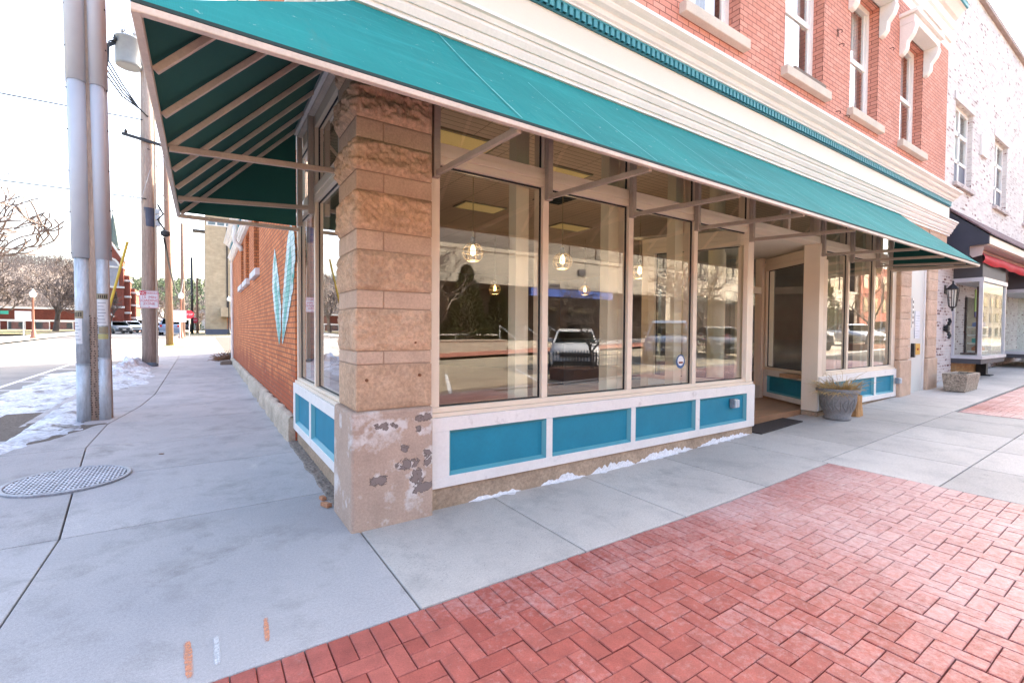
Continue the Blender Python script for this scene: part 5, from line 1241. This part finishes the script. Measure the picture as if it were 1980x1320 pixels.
# ------------------------------------------------------------------ church
CHB=empty('church','red brick church tower with green copper spire and white stone bands','church',(-12.2,92,.95))
m_cop=mat('green_copper',(.06,.095,.09),.6,var=.2); m_stonew=mat('white_stone',(.7,.66,.62),.8)
def tower(x0,x1,y0,y1,z1,nm='tower'):
    q=MB(); q.box(x0,x1,y0,y1,.5,z1); t=q.build(nm,m_churchbrick,CHB)
    q=MB()
    for x in (x0-.12,x1-.13):
        for zt in (z1*.45,z1*.8): pass
        q.box(x,x+.25,y0-.15,y0+.3,.5,z1*.93)
    q.build('buttress',m_churchbrick,t)
    q=MB()
    for z_ in (z1*.38,z1*.64,z1*.9): q.box(x0-.18,x1+.18,y0-.2,y1+.1,z_,z_+.28)
    q.build('stone_band',m_stonew,t); return t
t=tower(-13.9,-11.1,90,93,11.8)
q=MB(); q.prism([(-14.0,89.9,11.8),(-11.0,89.9,11.8),(-12.5,89.9,14.4)],(0,3.1,0)); q.build('gable',m_churchbrick,t)
q=MB(); q.beam((-14.15,89.85,11.7),(-12.5,89.85,14.6),.2,.25); q.beam((-10.85,89.85,11.7),(-12.5,89.85,14.6),.2,.25); q.build('coping',m_stonew,t)
q=MB(); 
for i in range(9):
    a0,a1=PI*i/9,PI*(i+1)/9
    q.prism([(-12.5+.95*math.cos(a0),89.8,10.4+1.5*math.sin(a0)),(-12.5+1.2*math.cos(a0),89.8,10.4+1.8*math.sin(a0)),(-12.5+1.2*math.cos(a1),89.8,10.4+1.8*math.sin(a1)),(-12.5+.95*math.cos(a1),89.8,10.4+1.5*math.sin(a1))],(0,.2,0))
q.build('arch',m_stonew,t)
q=MB(); q.prism([(-12.5+.95*math.cos(PI*i/9),89.9,10.4+1.5*math.sin(PI*i/9)) for i in range(10)]+[(-13.45,89.9,7.8),(-11.55,89.9,7.8)],(0,.09,0)); q.build('louvred_window',mat('louvre_grey',(.3,.3,.34),.7),t)
q=MB(); q.lathe((-12.35,91.5,13.6),[(1.25,0),(.95,.6),(.5,3.2),(.05,5.6)],8); S_=q.build('spire',m_cop,t)
q=MB(); q.lathe((-12.35,91.5,19.1),[(.05,0),(.05,.4),(.15,.5),(.05,.65),(.03,1.6)],8); q.build('finial',m_black,S_)
tower(-11.0,-10.35,90.4,93,9.6,'stair_turret'); tower(-10.3,-9.75,91,99,7.6,'nave')
q=MB(); q.prism([(-15.2,89.2,.5),(-12.2,89.2,.5),(-12.2,89.2,3.2),(-13.7,89.2,4.9),(-15.2,89.2,3.2)],(0,1.2,0)); p_=q.build('porch',m_churchbrick,CHB)
q=MB(); q.beam((-15.3,89.15,3.1),(-13.7,89.15,5.0),.15,.2); q.beam((-12.1,89.15,3.1),(-13.7,89.15,5.0),.15,.2); q.build('coping',m_stonew,p_)
for x in (-12.95,-12.05):
    q=MB(); q.box(x-.25,x+.25,89.93,89.99,5.2,7.0); q.build('lancet_window',m_glass2,t)
# ------------------------------------------------------------------ tan tower block
TB=empty('tower_block','plain tan brick tower block with a strip of windows under the roof','building',(4,80,.95))
q=MB(); q.box(-.5,14,73,95,1.35,15.6); q.box(-.5,14,73,95,16.6,17.6); q.build('wall',m_beige,TB)
q=MB(); q.box(-.35,13.8,73.1,94.8,15.6,16.6); q.build('window_band',m_white,TB)
for i in range(7):
    q=MB(); q.box(-.15+1.05*i,.68+1.05*i,73.02,73.09,15.75,16.45); q.build('window',m_glass2,TB)
q=MB(); q.box(-.52,14.02,72.96,95,.5,1.35); q.build('dark_base',mat('slate_base',(.09,.10,.14),.7),TB)
q=MB(); q.box(-2.0,-.5,80,82,15.9,16.1); q.build('roof_slab',m_char,TB)
q=MB(); q.box(1.2,5.5,71.2,72.99,3.05,4.3); q.build('entrance_canopy',m_beige,TB)
q=MB(); q.box(1.95,2.12,72.9,72.99,4.4,15.5); q.build('downpipe',m_black,TB)
q=MB(); q.box(2.0,5,72.9,72.99,1.36,3.0); q.build('glass_entry',m_glass2,TB)
# ------------------------------------------------------------------ white houses
def house(label,x,y,w,d,h,m,rm):
    g=gz(x,y); e=empty('house',label,'house',(x,y,g)); q=MB(); q.box(x,x+w,y,y+d,g-.3,g+h); wl=q.build('wall',m,e)
    q=MB(); q.prism([(x-.3,y-.3,g+h),(x+w+.3,y-.3,g+h),(x+w/2,y-.3,g+h+w*.42)],(0,d+.6,0)); q.build('roof',rm,e)
    for i in range(2):
        for j in range(2): q=MB(); q.box(x+w*(.2+.42*i),x+w*(.2+.42*i)+.9,y-.06,y-.002,g+1+2.6*j,g+2.3+2.6*j); q.build('window',m_glass2,e)
    return e
m_roofg=mat('grey_shingle',(.25,.24,.25),.9)
house('white gabled house down the street just right of the church',-13.2,130,4.6,8,5.2,m_white,m_roofg)
house('pale low house between the sign pole and the leaning brown pole',-8.3,140,5,8,3.4,m_cream,m_roofg)
house('grey house far down the street beside the tan tower block',-3.0,170,4.6,8,4.4,mat('grey_siding',(.4,.4,.42),.8),m_roofg)
# ------------------------------------------------------------------ hills and the wood on them
def hz(x,y):
    t=max(0,min(1,(y-150)/110)); t=t*t*(3-2*t)
    h=21+6.5*max(0,min(1,(-x-25)/25))-3*max(0,min(1,(x-10)/40))+2.0*noise.noise(Vector((x*.02,y*.02,0)))
    return .9+h*t
hl=MB(); hl.grid(lambda u,v:(-260+560*u,148+260*v,hz(-260+560*u,148+260*v)-2.2),120,40)
hl.build('hills',mat('wooded_hill',(.16,.132,.115),.98,var=.3,vs=.12,fine=.35,fs=1.2),kind='structure',smooth=True)
wd_=MB(); rr=random.Random(9)
def clump(mb,c,rx,rz_,n,mi,rr):
    for i in range(n):
        a=rr.uniform(0,2*PI);b=math.acos(rr.uniform(-1,1)); r=rr.uniform(.55,1)
        p=Vector((c[0]+rx*r*math.sin(b)*math.cos(a),c[1]+rx*r*math.sin(b)*math.sin(a),c[2]+rz_*r*math.cos(b))); s=rr.uniform(.18,.5)
        u=Vector((rr.gauss(0,1),rr.gauss(0,1),rr.gauss(0,1))).normalized(); v=u.orthogonal().normalized(); 
        mb.add([p-u*s-v*s*.6,p+u*s-v*s*.6,p+u*s*.8+v*s*.6,p-u*s*.7+v*s*.6],[(0,1,2,3)],mi)
def strokes(mb,c,rx,h,n,rr):
    for i in range(n):
        a=rr.uniform(0,2*PI); t=rr.random(); r=rx*rr.random()**.5*(.25+.9*t*(1.3-t))
        p=Vector((c[0]+r*math.cos(a),c[1]+r*math.sin(a),c[2]+h*t)); u=Vector((math.cos(a)*.5+rr.gauss(0,.3),math.sin(a)*.5+rr.gauss(0,.3),1)).normalized()*rr.uniform(.3,.8); v=Vector((u.z,0,-u.x)).normalized()*rr.uniform(.03,.09)
        mb.add([p-v,p+v,p+u+v*.4,p+u-v*.4],[(0,1,2,3)],0)
for i in range(1900):
    y=rr.uniform(165,265); x=rr.uniform(-.34,.05)*y+rr.uniform(-8,3)
    g=hz(x,y)-2.2
    con=(x/y>-.14 and rr.random()<.42+.3*(y>225))
    if con:
        h=rr.uniform(3.0,4.6)
        for k in range(4): clump(wd_,(x,y,g+.8+h*k/4.),1.5*(1-k/4.6),.7,6,2 if rr.random()<.6 else 1,rr)
    else:
        h=rr.uniform(2.2,3.6); strokes(wd_,(x,y,g),1.7,h*1.25,34,rr)
mw0=mat('bare_wood_haze',(.23,.19,.168),.98,var=.2); mw1=mat('pine_green',(.05,.085,.045),.95,var=.3); mw2=mat('pine_light',(.08,.115,.055),.95,var=.3)
tag(wd_.build('hillside_wood',[mw0,mw1,mw2],kind='stuff'),'bare and evergreen woodland covering the far hillside','wood')
# ------------------------------------------------------------------ cars
m_tyre=mat('tyre_rubber',(.012,.012,.013),.85); m_rim=mat('wheel_rim',(.45,.46,.48),.35,metal=.7); m_cgl=glassmat('car_glass',(.16,.2,.2),1.7)
m_lens=mat('clear_headlight',(.7,.72,.75),.15); m_tail=mat('red_lens',(.35,.01,.01),.25); m_plast=mat('black_trim',(.02,.02,.022),.6); m_plate=mat('number_plate',(.6,.6,.58),.5); m_cabin=mat('car_cabin',(.03,.03,.032),.9)
SHAPES={'hatch':dict(L=4.1,W=1.76,H=1.50,low=[(0,.30),(.02,.62),(.10,.78),(.75,.92),(1.15,1.0),(3.75,1.05),(4.06,.98),(4.1,.55),(4.05,.32)],roof=[(1.05,.98),(1.75,1.40),(2.3,1.5),(3.2,1.47),(3.75,1.30),(4.02,1.03)],wh=(.78,3.30),r=.31),
 'sedan':dict(L=4.7,W=1.82,H=1.46,low=[(0,.30),(.02,.60),(.12,.75),(.95,.90),(1.3,.96),(3.9,1.02),(4.62,.98),(4.7,.6),(4.64,.32)],roof=[(1.3,.95),(2.05,1.38),(2.6,1.46),(3.3,1.43),(4.1,1.03)],wh=(.88,3.72),r=.32),
 'suv':dict(L=4.8,W=1.92,H=1.78,low=[(0,.38),(.02,.78),(.12,.98),(1.0,1.08),(1.2,1.12),(4.6,1.16),(4.74,1.1),(4.8,.7),(4.74,.38)],roof=[(1.15,1.1),(1.8,1.66),(2.3,1.78),(4.1,1.76),(4.65,1.14)],wh=(.92,3.78),r=.37),
 'pickup':dict(L=5.6,W=1.98,H=1.86,low=[(0,.42),(.02,.90),(.12,1.08),(1.3,1.14),(1.5,1.16),(5.5,1.18),(5.58,1.1),(5.6,.62),(5.55,.45)],roof=[(1.45,1.14),(2.05,1.72),(2.4,1.86),(3.4,1.84),(3.75,1.17)],wh=(1.0,4.5),r=.40)}
def car(shape,m,label,name='parked_car',group='parked cars'):
    S=SHAPES[shape]; L_,W_=S['L'],S['W']; e=empty(name,label,'car',(0,0,0),group=group); cx=L_/2
    # local +Y is the nose; stations run nose to tail
    def half(mb,prof,base,wb,wt,mi=0,close=True):
        """loft: ring of half-widths for every profile point"""
        n=len(prof); vs=[]
        zmax=max(z for _,z in prof)
        for s,z in prof:
            taper=1-.10*max(0,1-s/.7)**2-.07*max(0,1-(L_-s)/.6)**2
            for wv,zz in ((wb*.96,base),(wb,base+(z-base)*.35),(wb*1.0,base+(z-base)*.7),(wt,z),(wt*.55,z+.012),(0,z+.02)):
                vs.append((wv*taper,cx-s,zz))
        k=6; allv=vs+[(-x,y,z) for x,y,z in vs]; N_=len(vs)
        fs=[]
        for i in range(n-1):
            for j in range(k-1):
                a=i*k+j; fs.append((a,a+1,a+k+1,a+k)); fs.append((N_+a,N_+a+k,N_+a+k+1,N_+a+1))
        for i in (0,n-1): 
            for j in range(k-1): a=i*k+j; fs.append((a,a+1,N_+a+1,N_+a))
        mb.add(allv,fs,mi)
    q=MB(); half(q,[(max(0,min(L_,s)),z) for s,z in S['low']],S['low'][0][1]-.08,W_/2,W_/2-.07); B=q.build('body',m,e,smooth=True)
    rf=S['roof']; wb=W_/2-.09; wt=W_/2-.26; belt=min(z for _,z in rf)
    # dark cabin with glass, roof and pillars in body colour
    q=MB(); n=len(rf)
    def xw(z): return wb+(wt-wb)*max(0,min(1,(z-belt)/(S['H']-belt)))
    for i in range(n-1):
        (s0,z0),(s1,z1)=rf[i],rf[i+1]; a,b=xw(z0),xw(z1)
        glass=abs(z1-z0)>.25*abs(s1-s0)
        if not glass: q.hexa([(-a,cx-s0,z0-.03),(a,cx-s0,z0-.03),(b,cx-s1,z1-.03),(-b,cx-s1,z1-.03),(-a,cx-s0,z0),(a,cx-s0,z0),(b,cx-s1,z1),(-b,cx-s1,z1)])
        else:
            for sg in (-1,1): q.beam((sg*(a-.03),cx-s0,z0),(sg*(b-.03),cx-s1,z1),.06,.05)
    top=[(s,z) for s,z in rf]
    mid=cx-(rf[1][0]+rf[-2][0])/2
    for sg in (-1,1): q.beam((sg*wb,mid,belt),(sg*(wt+.02),mid,S['H']-.04),.05,.08)
    q.build('cabin_roof',m,e,smooth=False)
    g=MB()
    for i in range(n-1):
        (s0,z0),(s1,z1)=rf[i],rf[i+1]; a,b=xw(z0)-.05,xw(z1)-.05
        if abs(z1-z0)>.25*abs(s1-s0): g.poly([(-a,cx-s0,z0-.004),(a,cx-s0,z0-.004),(b,cx-s1,z1-.004),(-b,cx-s1,z1-.004)])
    g.build('windscreen',m_cgl,e)
    g=MB()
    for sg in (-1,1):
        pts=[(sg*(xw(z)-.012),cx-s,z-.03) for s,z in rf]; pts=[(sg*(wb-.01),cx-rf[0][0]-.12,belt)]+pts[1:-1]+[(sg*(wb-.01),cx-rf[-1][0]+.12,belt)]; g.poly(pts)
    g.build('side_window',m_cgl,e)
    c=MB(); c.box(-wb+.12,wb-.12,cx-rf[-1][0]+.35,cx-rf[0][0]-.5,belt-.15,belt+.02); 
    for x in (-.38,.38): c.box(x-.22,x+.22,mid-.1,mid+.05,belt,belt+.3)
    c.build('seat',m_cabin,e)
    for s in S['wh']:
        for sg in (-1,1):
            q=MB(); q.lathe((sg*(W_/2-.10),cx-s,S['r']),[(S['r']*.6,-.10),(S['r']*.95,-.10),(S['r'],-.07),(S['r'],.07),(S['r']*.95,.10),(S['r']*.6,.10)],20,'x'); w=q.build('wheel',m_tyre,e)
            q=MB(); q.lathe((sg*(W_/2-.10),cx-s,S['r']),[(S['r']*.62,-.08),(S['r']*.62,.08)],16,'x')
            q.lathe((sg*(W_/2-.02),cx-s,S['r']),[(S['r']*.6,-.01),(S['r']*.45,.012),(S['r']*.12,.02)],10,'x'); q.build('rim',m_rim,w)
            q=MB(); q.lathe((sg*(W_/2-.02),cx-s,S['r']),[(S['r']*1.12,-.04),(S['r']*1.12,.022)],20,'x'); q.build('wheel_arch',m_plast,e)
    zn=S['low'][1][1]
    for sg in (-1,1):
        q=MB(); q.hexa([(sg*(W_/2-.36),cx-.03,zn-.06),(sg*(W_/2-.14),cx-.10,zn-.06),(sg*(W_/2-.13),cx-.22,zn-.0),(sg*(W_/2-.36),cx-.16,zn-.0),(sg*(W_/2-.36),cx+.0,zn+.07),(sg*(W_/2-.14),cx-.05,zn+.08),(sg*(W_/2-.12),cx-.30,zn+.12),(sg*(W_/2-.36),cx-.2,zn+.11)]); q.build('headlight',m_lens,e)
        q=MB(); q.box(sg*(W_/2-.22)-.1,sg*(W_/2-.22)+.1,cx-L_-.012,cx-L_+.1,zn+.0,zn+.24); q.build('tail_light',m_tail,e)
        q=MB(); q.box(sg*(W_/2+.06)-.09,sg*(W_/2+.06)+.09,mid+.62,mid+.74,belt+.02,belt+.17); q.build('wing_mirror',m,e,bevel=.03)
    q=MB(); q.box(-W_/2+.38,W_/2-.38,cx-.02,cx+.018,zn-.08,zn+.06); q.build('grille',m_plast,e)
    q=MB(); q.box(-W_/2+.15,W_/2-.15,cx-.08,cx+.022,S['low'][0][1]-.06,S['low'][0][1]+.10); q.build('bumper',m_plast,e)
    q=MB(); q.box(-.16,.16,cx+.019,cx+.03,zn-.17,zn-.09); q.box(-.16,.16,cx-L_-.02,cx-L_-.002,zn-.12,zn-.02); q.build('licence_plate',m_plate,e)
    return e
def paintm(name,c,metal=.0): return mat(name,c,.3,metal=metal,var=.02,coat=.7)
PTS={'white':paintm('white_car_paint',(.72,.74,.76)),'grey':paintm('dark_grey_car_paint',(.06,.065,.075),.3),'blue':paintm('steel_blue_car_paint',(.14,.20,.30),.3),'silver':paintm('silver_car_paint',(.42,.45,.48),.4),'red':paintm('red_car_paint',(.35,.02,.03)),'black':paintm('black_car_paint',(.02,.022,.03))}
PROTO={}
def put(shape,c,label,x,y,rz,base=None):
    if (shape,c) in PROTO: e=copy_tree(PROTO[(shape,c)])
    else: e=car(shape,PTS[c],label); PROTO[(shape,c)]=e
    e['label']=label; e.location=(x,y,(gz(x,y)-.125) if base is None else base); e.rotation_euler=(0,0,rz); return e
put('sedan','grey','dark grey sedan parked facing us in front of the church',-9.3,69,PI+.35,gz(0,69)-.1)
put('hatch','white','small white hatchback parked behind the dark grey sedan by the church',-8.6,75,PI+.3,gz(0,75)-.1)
put('suv','silver','silver sport utility car at the right end of the row near the church',-7.9,80,PI+.3,gz(0,80)-.1)
put('pickup','blue','blue grey pickup truck seen from behind past the leaning brown pole',-3.9,62.5,0,gz(0,62)-.1)
put('suv','black','dark car beyond the pickup beside the reddish pole',-3.3,84,0,gz(0,84)-.1)
put('sedan','silver','silver car half hidden right of the thick sign pole',-6.3,86,PI,gz(0,86)-.1)
# ------------------------------------------------------------------ across the street: seen mirrored in the shop windows
OB=empty('concrete_building','modern building with a pale concrete band above a dark recessed ground floor, across the street','building',(20,-30,0))
m_conc2=mat('board_concrete',(.42,.385,.32),.9,var=.15,vs=1,fine=.12,fs=15,stretch=(4,4,.3))
m_dglass=glassmat('smoky_glass',(.35,.38,.42),1.9); m_brown=mat('brown_recess',(.10,.07,.055),.8,var=.15)
q=MB(); q.box(-12,82,-27,-26,4.95,7.6); q.box(-12,82,-26.05,-25.94,7.3,7.6); q.build('concrete_band',m_conc2,OB)
q=MB(); q.box(-12,82,-30,-29,0,4.95); q.box(-12,82,-29,-26,4.9,4.95); q.box(-12,-11,-40,-26,0,11); q.box(81,82,-40,-26.0,0,11); q.build('recessed_wall',m_brown,OB)
q=MB(); q.box(-12,82,-26.7,-26.3,10.6,11.2); q.box(-12,82,-40,-26.5,11.201,11.4); q.build('roof_edge',m_conc2,OB)
q=MB(); q.box(-12,82,-30,-29.5,7.6,10.6); q.build('upper_back_wall',mat('dim_upper',(.16,.17,.2),.9),OB)
for i in range(30):
    x=-11.5+3.05*i; q=MB(); q.box(x,x+2.95,-26.5,-26.49,7.62,10.58); w=q.build('window',m_dglass,OB); q=MB(); q.box(x+2.95,x+3.05,-26.55,-26.42,7.62,10.58); q.build('mullion',m_char,w)
for x in (37,): q=MB(); q.box(x,x+.7,-26.6,-25.99,0,4.94); q.build('pier',m_conc2,OB)
for x in (23,27,33,37,41):
    q=MB(); q.box(x,x+2.6,-28.98,-28.9,.3,3.6); q.build('shop_window',m_dglass,OB)
q=MB(); q.box(20.5,29.5,-26.1,-25.8,4.25,4.85); q.build('blue_fascia',mat('blue_sign',(.02,.09,.42),.5),OB)
q=MB(); q.box(25.6,26.4,-26.0,-25.9,6.2,6.7); q.box(22.6,23.5,-26.0,-25.9,5.1,5.3); q.build('vent',m_char,OB)
lwl=empty('garden_wall','low concrete garden wall across the street in front of the evergreens','wall',(12,-20,0)); q=MB(); q.box(8.5,14.5,-20.3,-20,0,.85); q.box(8.5,14.5,-20.35,-19.95,.851,.93); q.build('wall',m_conc2,lwl)
q=MB()
for i in range(5): q.box(15,19,-20.2-.4*i,-19.8-.4*i,0,.16*(i+1))
tag(q.build('steps',m_conc2),'short flight of concrete steps beside the garden wall across the street','steps')
hr=MB()
for x in (15,17,19): hr.tube([(x,-19.8,0),(x,-19.8,1.0),(x,-21.6,1.8),(x,-21.6,.8)],.03,6)
tag(hr.build('handrail',m_galv),'steel handrails on the steps across the street','handrail')
gf=MB()
for x in (10,12,14): gf.tube([(x,-21.9,0),(x,-21.9,1.25)],.03,6)
gf.tube([(9,-21.9,1.2),(15,-21.9,1.2)],.03,6); tag(gf.build('rail_fence',m_white),'white pipe rail running behind the garden wall across the street','rail')
def evergreen(label,x,y,h,r,seed):
    e=empty('evergreen_tree',label,'tree',(x,y,0),group='evergreens across the street'); rr=random.Random(seed); q=MB(); q.tube([(x,y,0),(x,y,h*.9)],[.14,.03],6); q.build('trunk',m_bark,e)
    q=MB()
    for i in range(4200):
        t=rr.random()**.75; z_=.25+(h-.25)*(1-t)*1.0 if False else .3+(h-.3)*rr.random()**1.2
        rad=r*(1-(z_/h))**.7*(.75+.35*noise.noise(Vector((z_*2,seed,0))))+.05; a=rr.uniform(0,2*PI); ro=rad*(.45+.6*rr.random()**.5)*(1+.25*noise.noise(Vector((math.cos(a)*2,math.sin(a)*2,z_*1.5))))
        p=Vector((x+ro*math.cos(a),y+ro*math.sin(a),z_)); s=rr.uniform(.07,.17); u=Vector((math.cos(a),math.sin(a),rr.uniform(.2,1.2))).normalized(); v=u.cross(Vector((rr.gauss(0,1),rr.gauss(0,1),rr.gauss(0,1)))).normalized()
        q.add([p-v*s*.45,p+u*s*1.6,p+v*s*.45,p-u*s*.4],[(0,1,2,3)],rr.choice([0,0,1]))
    q.build('foliage',[mat('cedar_green',(.045,.065,.02),.9,var=.3),mat('cedar_light',(.09,.11,.03),.9,var=.3)],e)
evergreen('tall pointed evergreen behind the garden wall across the street',13.2,-22.8,5.6,2.1,1)
evergreen('rounder evergreen left of the tall pointed one across the street',10.2,-23,4.6,2.0,2)
evergreen('third evergreen beside the steps across the street',16.2,-23.8,4.4,1.6,3)
evergreen('broad evergreen far to the right across the street',50,-17.5,7.0,3.0,4)
# planter beds with rail fences and young trees at the near kerb
def bed(x,label):
    e=empty('tree_bed',label,'planter',(x,-6.9,0)); g=gz(x,-6.9)
    q=MB(); 
    for a in ((x-1.1,x+1.1,-7.45,-7.3),(x-1.1,x+1.1,-6.5,-6.35),(x-1.1,x-.95,-7.3,-6.5),(x+.95,x+1.1,-7.3,-6.5)): q.box(*a,g-.2,g+.22)
    q.build('brick_edge',mat('bed_brick',(.16,.07,.045),.9,var=.2,vs=6),e); q=MB(); q.box(x-.95,x+.95,-7.3,-6.5,g-.2,g+.15); q.build('soil',mat('bed_mulch',(.07,.045,.03),.95,fine=.5),e)
    q=MB()
    for z_ in (.30,.62): 
        q.beam((x-1.02,-7.38,g+z_),(x+1.02,-7.38,g+z_),.025,.025); q.beam((x-1.02,-6.42,g+z_),(x+1.02,-6.42,g+z_),.025,.025)
    for i in range(17):
        xx=x-1.02+.1275*i; 
        for y in (-7.38,-6.42): q.box(xx-.009,xx+.009,y-.009,y+.009,g+.2,g+.72)
    q.build('fence',m_black,e)
bed(9.0,'low fenced tree bed at the kerb opposite the second shop pane'); bed(19.5,'low fenced tree bed at the kerb opposite the entrance recess'); bed(30,'low fenced tree bed at the kerb opposite the far window bank')
G2='young bare trees at the kerb opposite the shop'
tree(2,'young bare tree in the tree bed opposite the second shop pane',9.2,-6.9,0,.55,G2,.15); tree(2,'young bare tree in the bed opposite the entrance recess',19.5,-6.9,2,.9,G2,.5); tree(2,'young bare tree in the bed opposite the far window bank',30,-6.9,4,1.0,G2,.7)
tree(2,'bare tree before the garden wall across the street',9.0,-18.2,1,1.15,G2,0); tree(0,'large bare tree across the street opposite the far windows',34,-20,3,.8,G2,.4)
put('hatch','white','white hatchback parked nose to the kerb behind the fenced tree bed',10.9,-9.7,.73)
put('suv','blue','blue grey sport utility car parked at the kerb opposite the third pane',16.6,-9.8,.95)
put('sedan','black','black sedan parked opposite the entrance recess',20.6,-9.9,.73)
put('sedan','red','red sedan parked opposite the far window bank',24.8,-9.9,.73)
put('suv','grey','dark grey sport utility car parked beyond the red sedan',28.6,-9.9,.73)
put('sedan','silver','silver sedan parked opposite the whitewashed building',36,-9.7,.73)
put('suv','silver','silver sport utility car parked far down the opposite kerb',44,-9.7,.73)
OBK=empty('orange_building','orange brick building across the street opposite the whitewashed shop','building',(75,-28,0))
q=MB(); q.box(83,96,-44,-26,0,12); q.build('wall',m_churchbrick,OBK)
for i in range(3):
    for j in range(2): q=MB(); q.box(84+3.8*i,85.6+3.8*i,-25.99,-25.9,4.8+3.6*j,7.0+3.6*j); q.build('window',m_glass2,OBK)
CBK=empty('corner_block','red brick block on the opposite street corner','building',(-40,-30,0))
q=MB(); q.box(-60,-18,-44,-24,0,9); q.build('wall',m_churchbrick,CBK)
for i in range(9):
    for j in range(2): q=MB(); q.box(-58+4.4*i,-56+4.4*i,-23.99,-23.9,1.0+3.8*j,3.2+3.8*j); q.build('window',m_glass2,CBK)

PBK=empty('pale_block','pale rendered block at the far end of the opposite side','building',(130,-28,0))
q=MB(); q.box(97,190,-46,-26,0,11); q.build('wall',mat('grey_tan_render',(.20,.165,.12),.9,var=.2,vs=.5),PBK)
for i in range(16):
    for j in range(3): q=MB(); q.box(99+5.5*i,101.4+5.5*i,-25.99,-25.9,.8+3.5*j,2.9+3.5*j); q.build('window',m_glass2,PBK)
